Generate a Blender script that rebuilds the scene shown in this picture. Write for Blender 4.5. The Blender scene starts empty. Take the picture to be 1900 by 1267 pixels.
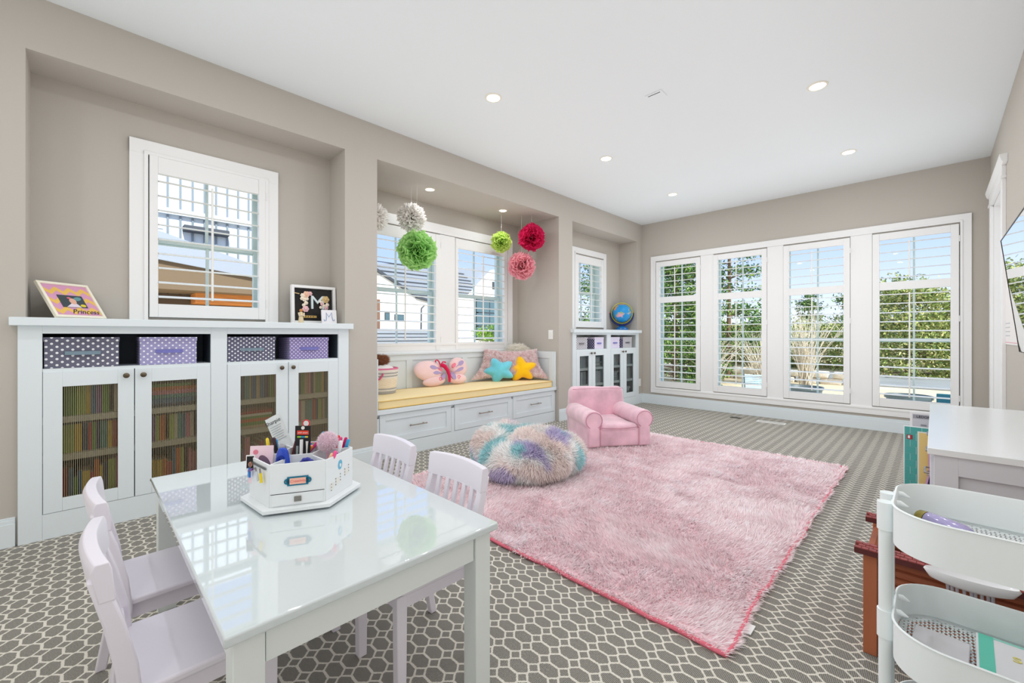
import bpy, bmesh, math, random
import numpy as np
from mathutils import Vector, Matrix, Euler, noise
from math import sin, cos, pi, radians as R, sqrt
random.seed(7); rng = np.random.default_rng(7)
SC = bpy.context.scene; COL = SC.collection

# ------------------------------------------------------------------ camera, world, sun, exposure
cam_d = bpy.data.cameras.new('camera'); CAM = bpy.data.objects.new('camera', cam_d); COL.objects.link(CAM)
CAM.location = (0, 0, 1.05); CAM.rotation_euler = (R(90), 0, R(44.84))
cam_d.sensor_width = 36; cam_d.lens = 36*788/1900; cam_d.shift_y = -11/1900; cam_d.clip_start = .02; cam_d.clip_end = 300
SC.camera = CAM
SC.view_settings.view_transform = 'Standard'; SC.view_settings.look = 'None'
SC.view_settings.exposure = 0.1; SC.view_settings.gamma = 1; SC.view_settings.use_curve_mapping = False
cy = SC.cycles; cy.use_denoising = True; cy.max_bounces = 10; cy.diffuse_bounces = 6; cy.glossy_bounces = 4
cy.transparent_max_bounces = 24; cy.transmission_bounces = 6; cy.sample_clamp_indirect = 6; cy.caustics_reflective = False; cy.caustics_refractive = False

cy.use_fast_gi = True; cy.fast_gi_method = 'ADD'
W = bpy.data.worlds.new('sky'); SC.world = W; W.use_nodes = True
nt = W.node_tree; nt.nodes.clear()
def N(nt, t, **k):
    n = nt.nodes.new(t)
    for a, v in k.items(): setattr(n, a, v)
    return n
wo = N(nt, 'ShaderNodeOutputWorld'); bg = N(nt, 'ShaderNodeBackground'); tc = N(nt, 'ShaderNodeTexCoord')
sx = N(nt, 'ShaderNodeSeparateXYZ'); rp = N(nt, 'ShaderNodeValToRGB')
nt.links.new(tc.outputs['Generated'], sx.inputs[0]); nt.links.new(sx.outputs['Z'], rp.inputs[0])
nt.links.new(rp.outputs[0], bg.inputs[0]); nt.links.new(bg.outputs[0], wo.inputs[0])
rp.color_ramp.elements[0].position = 0.0; rp.color_ramp.elements[0].color = (.84, .88, 1, 1)
rp.color_ramp.elements[1].position = .75; rp.color_ramp.elements[1].color = (.25, .42, .85, 1)
e = rp.color_ramp.elements.new(.18); e.color = (.45, .58, 1, 1)
bg.inputs[1].default_value = 1.25
W.light_settings.ao_factor = .33; W.light_settings.distance = 1.2
sun_d = bpy.data.lights.new('sun', 'SUN'); sun_d.energy = 6.0; sun_d.angle = R(.6); sun_d.color = (1, .96, .9)
SUN = bpy.data.objects.new('sun', sun_d); COL.objects.link(SUN); SUN.rotation_mode = 'QUATERNION'; SUN.rotation_quaternion = Vector((.75, -.14, .66)).to_track_quat('Z', 'Y')

def area(name, loc, rot, sx_, sy_, power, color=(1, 1, 1), spread=180):
    d = bpy.data.lights.new(name, 'AREA'); d.shape = 'RECTANGLE'; d.size = sx_; d.size_y = sy_; d.energy = power; d.color = color; d.spread = R(spread)
    o = bpy.data.objects.new(name, d); COL.objects.link(o); o.location = loc; o.rotation_euler = rot
    return o
# added fill light at a made-up opening in the wall behind the camera
area('fill_behind_camera', (-1.45, -2.55, 1.3), (R(90), 0, R(180)), 3.0, 2.1, 12, (.88, .95, 1))
# powers of the lamps; the shuttered windows have no lights of their own
LAMP_W = 3.6          # each recessed ceiling lamp
NICHE_W = 1.5

# ------------------------------------------------------------------ helpers
def lin(c):
    return tuple(((x/255)/12.92 if x/255 <= .04045 else (((x/255)+.055)/1.055)**2.4) for x in c)
def mat(name, rgb, rough=.5, spec=.5, metal=0, bump=None, var=None, coat=0, sheen=0, stretch=None, alpha=None, emit=None, trans=0, attr=None):
    m = bpy.data.materials.new(name); m.use_nodes = True; t = m.node_tree; b = t.nodes['Principled BSDF']
    c = lin(rgb); b.inputs['Base Color'].default_value = (*c, 1); b.inputs['Roughness'].default_value = rough
    b.inputs['Specular IOR Level'].default_value = spec; b.inputs['Metallic'].default_value = metal
    b.inputs['Coat Weight'].default_value = coat; b.inputs['Coat Roughness'].default_value = .03
    b.inputs['Sheen Weight'].default_value = sheen
    if trans: b.inputs['Transmission Weight'].default_value = trans
    if emit: b.inputs['Emission Color'].default_value = (*emit[0], 1); b.inputs['Emission Strength'].default_value = emit[1]
    if bump or var:
        tc = N(t, 'ShaderNodeTexCoord'); mp = N(t, 'ShaderNodeMapping'); t.links.new(tc.outputs['Object'], mp.inputs[0])
        if stretch: mp.inputs['Scale'].default_value = stretch
    if bump:
        n = N(t, 'ShaderNodeTexNoise'); n.inputs['Scale'].default_value = bump[0]; n.inputs['Detail'].default_value = 3
        t.links.new(mp.outputs[0], n.inputs['Vector'])
        bp = N(t, 'ShaderNodeBump'); bp.inputs['Strength'].default_value = bump[1]; bp.inputs['Distance'].default_value = bump[2] if len(bump) > 2 else .002
        t.links.new(n.outputs[0], bp.inputs['Height']); t.links.new(bp.outputs[0], b.inputs['Normal'])
    src = None
    if attr:
        a = N(t, 'ShaderNodeAttribute'); a.attribute_name = attr; src = a.outputs['Color']
        t.links.new(src, b.inputs['Base Color'])
    if var:
        n = N(t, 'ShaderNodeTexNoise'); n.inputs['Scale'].default_value = var[0]; n.inputs['Detail'].default_value = 4
        t.links.new(mp.outputs[0], n.inputs['Vector'])
        mr = N(t, 'ShaderNodeMapRange'); mr.inputs[1].default_value = .3; mr.inputs[2].default_value = .7
        mr.inputs[3].default_value = 1-var[1]; mr.inputs[4].default_value = 1+var[1]
        t.links.new(n.outputs[0], mr.inputs[0])
        mx = N(t, 'ShaderNodeVectorMath', operation='SCALE')
        if src: t.links.new(src, mx.inputs[0])
        else: mx.inputs[0].default_value = c
        t.links.new(mr.outputs[0], mx.inputs['Scale']); t.links.new(mx.outputs[0], b.inputs['Base Color'])
    return m

def wm(o):                                  # world matrix from the chain of parents, without a depsgraph
    m = Matrix.LocRotScale(o.location, o.rotation_euler.to_quaternion(), o.scale)
    return wm(o.parent) @ m if o.parent else m
class MB:
    def __init__(s): s.v = []; s.f = []; s.m = []; s.uv = {}
    def add(s, vs, fs, m=0, M=None):
        k = len(s.v)
        s.v += [tuple(M @ Vector(p)) for p in vs] if M is not None else [tuple(p) for p in vs]
        s.f += [tuple(i+k for i in f) for f in fs]; s.m += [m]*len(fs); return s
    def box(s, x0, x1, y0, y1, z0, z1, m=0, M=None):
        if x0 > x1: x0, x1 = x1, x0
        if y0 > y1: y0, y1 = y1, y0
        if z0 > z1: z0, z1 = z1, z0
        v = [(x0,y0,z0),(x1,y0,z0),(x1,y1,z0),(x0,y1,z0),(x0,y0,z1),(x1,y0,z1),(x1,y1,z1),(x0,y1,z1)]
        return s.add(v, [(0,3,2,1),(4,5,6,7),(0,1,5,4),(1,2,6,5),(2,3,7,6),(3,0,4,7)], m, M)
    def tube(s, pts, r, n=8, m=0, cap=True, M=None, closed=False):
        pts = [Vector(p) for p in pts]; L = len(pts); rs = r if isinstance(r, (list, tuple)) else [r]*L
        vs = []; up = None
        for i, p in enumerate(pts):
            if closed: d = (pts[(i+1) % L]-pts[i-1]).normalized()
            else: d = (pts[min(i+1, L-1)]-pts[max(i-1, 0)]).normalized()
            if up is None: up = Vector((0,0,1)) if abs(d.z) < .9 else Vector((1,0,0))
            a = d.cross(up)
            if a.length < 1e-4: a = d.cross(Vector((0,1,0)))
            a.normalize(); b = a.cross(d).normalized(); up = b
            for k in range(n):
                t = 2*pi*k/n; vs.append(p+a*rs[i]*cos(t)+b*rs[i]*sin(t))
        fs = []
        for i in range(L if closed else L-1):
            j = (i+1) % L
            for k in range(n): fs.append((i*n+k, i*n+(k+1) % n, j*n+(k+1) % n, j*n+k))
        if cap and not closed: fs += [tuple(range(n-1, -1, -1)), tuple((L-1)*n+k for k in range(n))]
        return s.add(vs, fs, m, M)
    def lathe(s, prof, c=(0,0,0), n=24, m=0, M=None):
        vs = []; fs = []; L = len(prof)
        for (r, z) in prof:
            for k in range(n): vs.append((c[0]+r*cos(2*pi*k/n), c[1]+r*sin(2*pi*k/n), c[2]+z))
        for i in range(L-1):
            for k in range(n): fs.append((i*n+k, i*n+(k+1) % n, (i+1)*n+(k+1) % n, (i+1)*n+k))
        if prof[0][0] > 1e-6: fs.append(tuple(range(n-1, -1, -1)))
        if prof[-1][0] > 1e-6: fs.append(tuple((L-1)*n+k for k in range(n)))
        return s.add(vs, fs, m, M)
    def prism(s, poly, a0, a1, axis='z', m=0, M=None):      # poly: 2-D outline, extruded along axis
        n = len(poly)
        def P(u, v, w):
            return {'z': (u, v, w), 'y': (u, w, v), 'x': (w, u, v)}[axis]
        vs = [P(u, v, a0) for u, v in poly]+[P(u, v, a1) for u, v in poly]
        fs = [tuple(range(n-1, -1, -1)), tuple(range(n, 2*n))]+[(i, (i+1) % n, (i+1) % n+n, i+n) for i in range(n)]
        return s.add(vs, fs, m, M)
    def ball(s, c, r, nu=16, nv=10, m=0, M=None):
        rx, ry, rz = r if isinstance(r, (tuple, list)) else (r, r, r)
        vs = [(c[0], c[1], c[2]+rz)]; fs = []
        for j in range(1, nv):
            for i in range(nu):
                a = pi*j/nv; b = 2*pi*i/nu; vs.append((c[0]+rx*sin(a)*cos(b), c[1]+ry*sin(a)*sin(b), c[2]+rz*cos(a)))
        vs.append((c[0], c[1], c[2]-rz)); B = len(vs)-1
        for i in range(nu):
            fs.append((0, 1+i, 1+(i+1) % nu)); fs.append((B, 1+(nv-2)*nu+(i+1) % nu, 1+(nv-2)*nu+i))
            for j in range(nv-2): fs.append((1+j*nu+i, 1+(j+1)*nu+i, 1+(j+1)*nu+(i+1) % nu, 1+j*nu+(i+1) % nu))
        return s.add(vs, fs, m, M)
    def build(s, name, mats, parent=None, world=False, bevel=0, seg=2, smooth=35, subsurf=0, fixn=True):
        me = bpy.data.meshes.new(name); vs = s.v
        if world and parent is not None:
            I = wm(parent).inverted(); vs = [tuple(I @ Vector(p)) for p in vs]
        me.from_pydata(vs, [], s.f)
        if not isinstance(mats, (list, tuple)): mats = [mats]
        for mm in mats: me.materials.append(mm)
        me.polygons.foreach_set('material_index', s.m)
        if fixn:
            bm = bmesh.new(); bm.from_mesh(me); bmesh.ops.recalc_face_normals(bm, faces=bm.faces); bm.to_mesh(me); bm.free()
        if smooth:
            me.polygons.foreach_set('use_smooth', [True]*len(me.polygons)); me.set_sharp_from_angle(angle=R(smooth))
        me.update()
        o = bpy.data.objects.new(name, me); COL.objects.link(o)
        if parent is not None: o.parent = parent
        if bevel:
            b = o.modifiers.new('bevel', 'BEVEL'); b.width = bevel; b.segments = seg; b.limit_method = 'ANGLE'; b.angle_limit = R(40); b.harden_normals = False
        if subsurf:
            b = o.modifiers.new('sub', 'SUBSURF'); b.levels = b.render_levels = subsurf
        return o
def tag(o, label=None, cat=None, group=None, kind=None):
    if label: o['label'] = label
    if cat: o['category'] = cat
    if group: o['group'] = group
    if kind: o['kind'] = kind
    return o
def thing(name, label, cat, loc=(0,0,0), rot=(0,0,0), group=None):
    o = bpy.data.objects.new(name, None); COL.objects.link(o); o.location = loc; o.rotation_euler = rot; o.empty_display_size = .05
    return tag(o, label, cat, group)
def structure(name, loc=(0,0,0), rot=(0,0,0)):
    o = bpy.data.objects.new(name, None); COL.objects.link(o); o.location = loc; o.rotation_euler = rot; o['kind'] = 'structure'; return o
def copy_tree(o, parent=None):
    c = o.copy(); COL.objects.link(c); c.parent = parent
    for ch in list(o.children): copy_tree(ch, c)
    return c
def like(o, name, parent, loc, rot=(0,0,0)):               # another object sharing the mesh of o
    c = o.copy(); c.name = name; COL.objects.link(c); c.parent = parent; c.location = loc; c.rotation_euler = rot; return c
def np_mesh(name, verts, faces4, mats, parent=None, cols=None, faces3=None, kind=None, world=False):
    verts = np.asarray(verts, dtype=np.float32)
    if world and parent is not None:
        I = np.array(wm(parent).inverted()); verts = (verts @ I[:3, :3].T + I[:3, 3]).astype(np.float32)
    f4 = np.asarray(faces4 if faces4 is not None else [], dtype=np.int32).reshape(-1, 4); f3 = np.asarray(faces3 if faces3 is not None else [], dtype=np.int32).reshape(-1, 3)
    me = bpy.data.meshes.new(name); me.vertices.add(len(verts)); me.vertices.foreach_set('co', verts.ravel())
    nl = f4.size+f3.size; me.loops.add(nl); li = np.concatenate([f4.ravel(), f3.ravel()]); me.loops.foreach_set('vertex_index', li)
    npoly = len(f4)+len(f3); me.polygons.add(npoly)
    st = np.concatenate([np.arange(len(f4))*4, f4.size+np.arange(len(f3))*3]).astype(np.int32)
    me.polygons.foreach_set('loop_start', st)
    me.polygons.foreach_set('use_smooth', np.ones(npoly, dtype=bool))
    if cols is not None:
        at = me.color_attributes.new('col', 'FLOAT_COLOR', 'POINT')
        c4 = np.ones((len(verts), 4), dtype=np.float32); c4[:, :3] = cols; at.data.foreach_set('color', c4.ravel())
    me.update(calc_edges=True); me.validate()
    for mm in (mats if isinstance(mats, (list, tuple)) else [mats]): me.materials.append(mm)
    o = bpy.data.objects.new(name, me); COL.objects.link(o)
    if parent is not None: o.parent = parent
    if kind: o['kind'] = kind
    return o
def blades(name, P, D, Lh, Wd, cols, m, parent, bend=.5, kind='stuff'):
    """fur: one curved, tapering blade of three faces at every point P, growing along D"""
    n = len(P); D = D/np.linalg.norm(D, axis=1, keepdims=True)
    r = rng.normal(size=(n, 3)); S = np.cross(D, r); S /= np.linalg.norm(S, axis=1, keepdims=True)+1e-9
    C = np.cross(D, S)*bend*rng.uniform(-1, 1, size=(n, 1))
    Lh = np.asarray(Lh).reshape(-1, 1)*np.ones((n, 1)); Wd = np.asarray(Wd).reshape(-1, 1)*np.ones((n, 1))
    v = np.empty((n, 5, 3), dtype=np.float32)
    v[:, 0] = P-S*Wd/2; v[:, 1] = P+S*Wd/2
    mid = P+D*Lh*.55+C*Lh*.25
    v[:, 2] = mid+S*Wd*.4; v[:, 3] = mid-S*Wd*.4; v[:, 4] = P+D*Lh*.98+C*Lh*.8
    b = np.arange(n)[:, None]*5
    f4 = b+np.array([[0, 1, 2, 3]]); f3 = b+np.array([[3, 2, 4]])
    return np_mesh(name, v.reshape(-1, 3), f4, m, parent, np.repeat(cols, 5, axis=0), f3, kind, world=True)
def text(body, name, size, m, parent, loc, rot, shear=0, ext=.0004, align='CENTER', sx=1):
    c = bpy.data.curves.new(name, 'FONT'); c.body = body; c.size = size; c.extrude = ext; c.shear = shear; c.align_x = align; c.align_y = 'CENTER'
    c.resolution_u = 3; c.materials.append(m)
    f = bpy.data.objects.new(name, c); COL.objects.link(f); dg_ = bpy.context.evaluated_depsgraph_get(); dg_.update()
    me = bpy.data.meshes.new_from_object(f.evaluated_get(dg_)); bpy.data.objects.remove(f)
    o = bpy.data.objects.new(name, me); COL.objects.link(o); o.parent = parent; o.location = loc; o.rotation_euler = rot; o.scale = (sx, 1, 1)
    return o

# ------------------------------------------------------------------ materials
M = {}
M['wall'] = mat('wall_paint', (190, 184, 176), .85, .2, bump=(320, .12, .001))
M['ceil'] = mat('ceiling_paint', (234, 239, 242), .9, .2, bump=(260, .15, .001))
M['white'] = mat('white_trim_paint', (240, 240, 240), .38, .4)
M['cab'] = mat('white_cabinet_paint', (224, 232, 236), .4, .4)
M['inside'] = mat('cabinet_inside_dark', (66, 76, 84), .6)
M['insidel'] = mat('cabinet_inside_light', (190, 195, 192), .6)
M['shelf'] = mat('cabinet_shelf', (232, 230, 224), .5)
M['louver'] = mat('louver_paint', (238, 238, 234), .35, .4)
M['sash'] = mat('window_sash', (214, 228, 226), .4)
M['metal'] = mat('brushed_nickel', (170, 160, 150), .32, .5, 1)
M['dark'] = mat('dark_gap', (30, 32, 36), .7)
M['black'] = mat('black_plastic', (22, 22, 24), .35)
M['bronze'] = mat('dark_bronze', (60, 52, 46), .4, .5, .8)
def glass_mat(name, tint=(.97, 1, .995)):
    m = bpy.data.materials.new(name); m.use_nodes = True; t = m.node_tree; t.nodes.clear()
    o = N(t, 'ShaderNodeOutputMaterial'); mx = N(t, 'ShaderNodeMixShader'); tr = N(t, 'ShaderNodeBsdfTransparent'); gl = N(t, 'ShaderNodeBsdfGlossy'); fr = N(t, 'ShaderNodeFresnel')
    tr.inputs[0].default_value = (*tint, 1); gl.inputs['Roughness'].default_value = .02; fr.inputs[0].default_value = 1.35
    ge = N(t, 'ShaderNodeNewGeometry'); iv = N(t, 'ShaderNodeMath', operation='SUBTRACT'); iv.inputs[0].default_value = 1; t.links.new(ge.outputs['Backfacing'], iv.inputs[1])
    mu = N(t, 'ShaderNodeMath', operation='MULTIPLY'); t.links.new(fr.outputs[0], mu.inputs[0]); t.links.new(iv.outputs[0], mu.inputs[1])
    t.links.new(mu.outputs[0], mx.inputs[0]); t.links.new(tr.outputs[0], mx.inputs[1]); t.links.new(gl.outputs[0], mx.inputs[2]); t.links.new(mx.outputs[0], o.inputs[0])
    return m
M['glass'] = glass_mat('window_glass'); M['cglass'] = glass_mat('cabinet_glass', (.80, .79, .74)); M['cglass2'] = glass_mat('pale_cabinet_glass', (.74, .77, .78))
def fur_mat(name, rough=.8, sheen=.4, trans=0):
    m = mat(name, (255, 255, 255), rough, .25, sheen=sheen, attr='col'); return m
M['fur'] = fur_mat('fur')
M['leaf'] = fur_mat('foliage', .7, 0)

# carpet: woven octagons and little squares, lines in cream
def carpet():
    m = bpy.data.materials.new('patterned_carpet'); m.use_nodes = True; t = m.node_tree; b = t.nodes['Principled BSDF']
    def ma(op, a, c=None, d=None):
        n = N(t, 'ShaderNodeMath', operation=op)
        for i, v in enumerate((a, c, d)):
            if v is None: continue
            if isinstance(v, (int, float)): n.inputs[i].default_value = v
            else: t.links.new(v, n.inputs[i])
        return n.outputs[0]
    g = N(t, 'ShaderNodeNewGeometry')
    nz = N(t, 'ShaderNodeTexNoise'); nz.inputs['Scale'].default_value = 420; nz.inputs['Detail'].default_value = 1; t.links.new(g.outputs['Position'], nz.inputs['Vector'])
    s0 = N(t, 'ShaderNodeVectorMath', operation='SUBTRACT'); t.links.new(nz.outputs['Color'], s0.inputs[0]); s0.inputs[1].default_value = (.5, .5, .5)
    s1 = N(t, 'ShaderNodeVectorMath', operation='SCALE'); t.links.new(s0.outputs[0], s1.inputs[0]); s1.inputs['Scale'].default_value = .006
    s2 = N(t, 'ShaderNodeVectorMath', operation='ADD'); t.links.new(g.outputs['Position'], s2.inputs[0]); t.links.new(s1.outputs[0], s2.inputs[1])
    sp = N(t, 'ShaderNodeSeparateXYZ'); t.links.new(s2.outputs[0], sp.inputs[0])
    def cell(v, off, per):
        q = ma('DIVIDE', ma('SUBTRACT', v, off), per)
        return ma('ABSOLUTE', ma('MULTIPLY', ma('SUBTRACT', q, ma('ROUND', q)), per))
    u = cell(sp.outputs[0], -1.018, .08); v = cell(sp.outputs[1], 1.236, .0525)
    D = ma('ADD', ma('SUBTRACT', .04, u), ma('SUBTRACT', .02625, v))
    small = ma('LESS_THAN', D, .0175)
    big = ma('MULTIPLY', ma('MULTIPLY', ma('GREATER_THAN', D, .0268), ma('LESS_THAN', u, .0362)), ma('LESS_THAN', v, .0222))
    gr = ma('MAXIMUM', small, big)
    n2 = N(t, 'ShaderNodeTexNoise'); n2.inputs['Scale'].default_value = 260; n2.inputs['Detail'].default_value = 2; t.links.new(g.outputs['Position'], n2.inputs['Vector'])
    wv = N(t, 'ShaderNodeTexWave'); wv.inputs['Scale'].default_value = 75; wv.inputs['Distortion'].default_value = 1.5; wv.bands_direction = 'X'; t.links.new(g.outputs['Position'], wv.inputs['Vector'])
    tt = ma('ADD', ma('MULTIPLY', n2.outputs[0], .55), ma('MULTIPLY', wv.outputs[0], .45))
    r1 = N(t, 'ShaderNodeValToRGB'); t.links.new(tt, r1.inputs[0])
    r1.color_ramp.elements[0].position = .25; r1.color_ramp.elements[0].color = (*lin((100, 98, 92)), 1)
    r1.color_ramp.elements[1].position = .75; r1.color_ramp.elements[1].color = (*lin((166, 162, 154)), 1)
    r2 = N(t, 'ShaderNodeValToRGB'); t.links.new(tt, r2.inputs[0])
    r2.color_ramp.elements[0].position = .2; r2.color_ramp.elements[0].color = (*lin((206, 200, 188)), 1)
    r2.color_ramp.elements[1].position = .8; r2.color_ramp.elements[1].color = (*lin((234, 229, 218)), 1)
    mx = N(t, 'ShaderNodeMix', data_type='RGBA'); t.links.new(gr, mx.inputs['Factor']); t.links.new(r2.outputs[0], mx.inputs['A']); t.links.new(r1.outputs[0], mx.inputs['B'])
    t.links.new(mx.outputs['Result'], b.inputs['Base Color']); b.inputs['Roughness'].default_value = .95; b.inputs['Specular IOR Level'].default_value = .1
    bp = N(t, 'ShaderNodeBump'); bp.inputs['Strength'].default_value = .6; bp.inputs['Distance'].default_value = .003
    hh = ma('ADD', ma('MULTIPLY', gr, .35), tt); t.links.new(hh, bp.inputs['Height']); t.links.new(bp.outputs[0], b.inputs['Normal'])
    return m
M['carpet'] = carpet()
def dots_mat(name, base, dot, pu, pv, r):
    m = bpy.data.materials.new(name); m.use_nodes = True; t = m.node_tree; b = t.nodes['Principled BSDF']; b.inputs['Roughness'].default_value = .8
    uv = N(t, 'ShaderNodeUVMap'); sp = N(t, 'ShaderNodeSeparateXYZ'); t.links.new(uv.outputs[0], sp.inputs[0])
    def ma(op, a, c=None):
        n = N(t, 'ShaderNodeMath', operation=op)
        for i, v in enumerate((a, c)):
            if v is None: continue
            if isinstance(v, (int, float)): n.inputs[i].default_value = v
            else: t.links.new(v, n.inputs[i])
        return n.outputs[0]
    def dist(ou, ov):
        o = []
        for s_, p, off in ((sp.outputs[0], pu, ou), (sp.outputs[1], pv, ov)):
            q = ma('DIVIDE', ma('ADD', s_, off), p); w = ma('MULTIPLY', ma('SUBTRACT', q, ma('ROUND', q)), p); o.append(ma('MULTIPLY', w, w))
        return ma('LESS_THAN', ma('ADD', *o), r*r)
    d = ma('MAXIMUM', dist(0, 0), dist(pu/2, pv/2))
    mx = N(t, 'ShaderNodeMix', data_type='RGBA'); t.links.new(d, mx.inputs['Factor'])
    mx.inputs['A'].default_value = (*lin(base), 1); mx.inputs['B'].default_value = (*lin(dot), 1)
    t.links.new(mx.outputs['Result'], b.inputs['Base Color']); return m
def uv_boxy(o):                            # UV in metres, projected along each face's own main direction
    me = o.data; ul = me.uv_layers.new(name='UVMap')
    for p in me.polygons:
        n = p.normal; a = max(range(3), key=lambda i: abs(n[i]))
        for li in p.loop_indices:
            c = me.vertices[me.loops[li].vertex_index].co
            ul.data[li].uv = (c[1], c[2]) if a == 0 else ((c[0], c[2]) if a == 1 else (c[0], c[1]))

# ------------------------------------------------------------------ the room
XW, YF, XR, YB, H = -3.26, 6.18, .385, -2.6, 2.785
ZN = 2.505                                             # niche soffit
N1, N2, N3 = (-.212, 1.43), (1.70, 4.09), (4.366, 6.02)
XB1, XB2, XB3 = -3.55, -3.96, -3.57
floor = MB().box(-4.3, XR+.2, YB-.2, YF+.2, -.12, 0).build('floor', M['carpet'], smooth=0); tag(floor, kind='structure')
ceil = MB().box(-4.3, XR+.2, YB-.2, YF+.2, H, H+.15).build('ceiling', M['ceil'], smooth=0); tag(ceil, kind='structure')
WT = .20
lw = MB()
def back_wall(mb, X, y0, y1, z0, z1, hole):           # a niche's rear wall, with a window hole
    a, b, c, d = hole
    mb.box(X-WT, X, y0, a, z0, z1); mb.box(X-WT, X, b, y1, z0, z1); mb.box(X-WT, X, a, b, z0, c); mb.box(X-WT, X, a, b, d, z1)
XO = -4.2
lw.box(XO, XW, YB, N1[0], 0, H); lw.box(XO, XW, N1[1], N2[0], 0, H); lw.box(XO, XW, N2[1], N3[0], 0, H); lw.box(XB3-WT, XW, N3[1], YF, 0, H)
for a, b in (N1, N2, N3): lw.box(XO, XW, a, b, ZN, H)
W1 = (.285, .949, 1.165, 2.20)
W2a, W2b = (1.90, 2.82, .885, 2.185), (3.03, 3.88, .885, 2.185)
W3 = (4.82, 5.53, 1.165, 2.19)
back_wall(lw, XB1, *N1, 0, ZN, W1)
back_wall(lw, XB3, *N3, 0, ZN, W3)
X = XB2
lw.box(X-WT, X, N2[0], W2a[0], 0, ZN); lw.box(X-WT, X, W2a[1], W2b[0], 0, ZN); lw.box(X-WT, X, W2b[1], N2[1], 0, ZN)
for w in (W2a, W2b): lw.box(X-WT, X, w[0], w[1], 0, w[2]); lw.box(X-WT, X, w[0], w[1], w[3], ZN)
tag(lw.build('wall_left', M['wall'], smooth=0), kind='structure')
FW = [(-3.02, -2.355), (-2.18, -1.52), (-1.34, -.68), (-.49, .178)]    # far windows: outer shutter frames
fw = MB(); xs = XB3-WT
for a, b in FW:
    fw.box(xs, a, YF, YF+WT, 0, H); xs = b
    fw.box(a, b, YF, YF+WT, 0, .27); fw.box(a, b, YF, YF+WT, 2.17, H)
fw.box(xs, XR+.2, YF, YF+WT, 0, H)
tag(fw.build('wall_far', M['wall'], smooth=0), kind='structure')
DY = (5.00, 5.85)
rw = MB(); rw.box(XR, XR+.2, YB, DY[0], 0, H); rw.box(XR, XR+.2, DY[1], YF, 0, H); rw.box(XR, XR+.2, DY[0], DY[1], 2.24, H)
tag(rw.build('wall_right', M['wall'], smooth=0), kind='structure')
bw = MB(); bw.box(-4.2, -2.98, YB-.2, YB, 0, H); bw.box(.08, XR+.2, YB-.2, YB, 0, H); bw.box(-2.98, .08, YB-.2, YB, 2.4, H); bw.box(-2.98, .08, YB-.2, YB-.15, 0, 2.4)
tag(bw.build('wall_back', M['wall'], smooth=0), kind='structure')
# baseboards
def base_profile(mb, p0, p1, out, h=.145):            # runs from p0 to p1, thickness towards out
    (x0, y0), (x1, y1) = p0, p1
    for t, z0, z1 in ((.016, 0, h*.80), (.012, h*.80, h*.93), (.007, h*.93, h)):
        mb.box(min(x0, x1)+min(0, out[0]*t), max(x0, x1)+max(0, out[0]*t), min(y0, y1)+min(0, out[1]*t), max(y0, y1)+max(0, out[1]*t), z0, z1)
bl = MB()
for a, b in ((YB, -.245), (1.46, 1.70), (4.09, 4.33), (6.04, YF)): base_profile(bl, (XW, a), (XW, b), (1, 0))
tag(bl.build('baseboard_left', M['cab'], bevel=.002, smooth=0), kind='structure')
bf = MB(); base_profile(bf, (XW, YF), (XR, YF), (0, -1)); tag(bf.build('baseboard_far', M['cab'], bevel=.002, smooth=0), kind='structure')
br = MB(); base_profile(br, (XR, YB), (XR, 4.90), (-1, 0)); tag(br.build('baseboard_right', M['cab'], bevel=.002, smooth=0), kind='structure')

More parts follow.
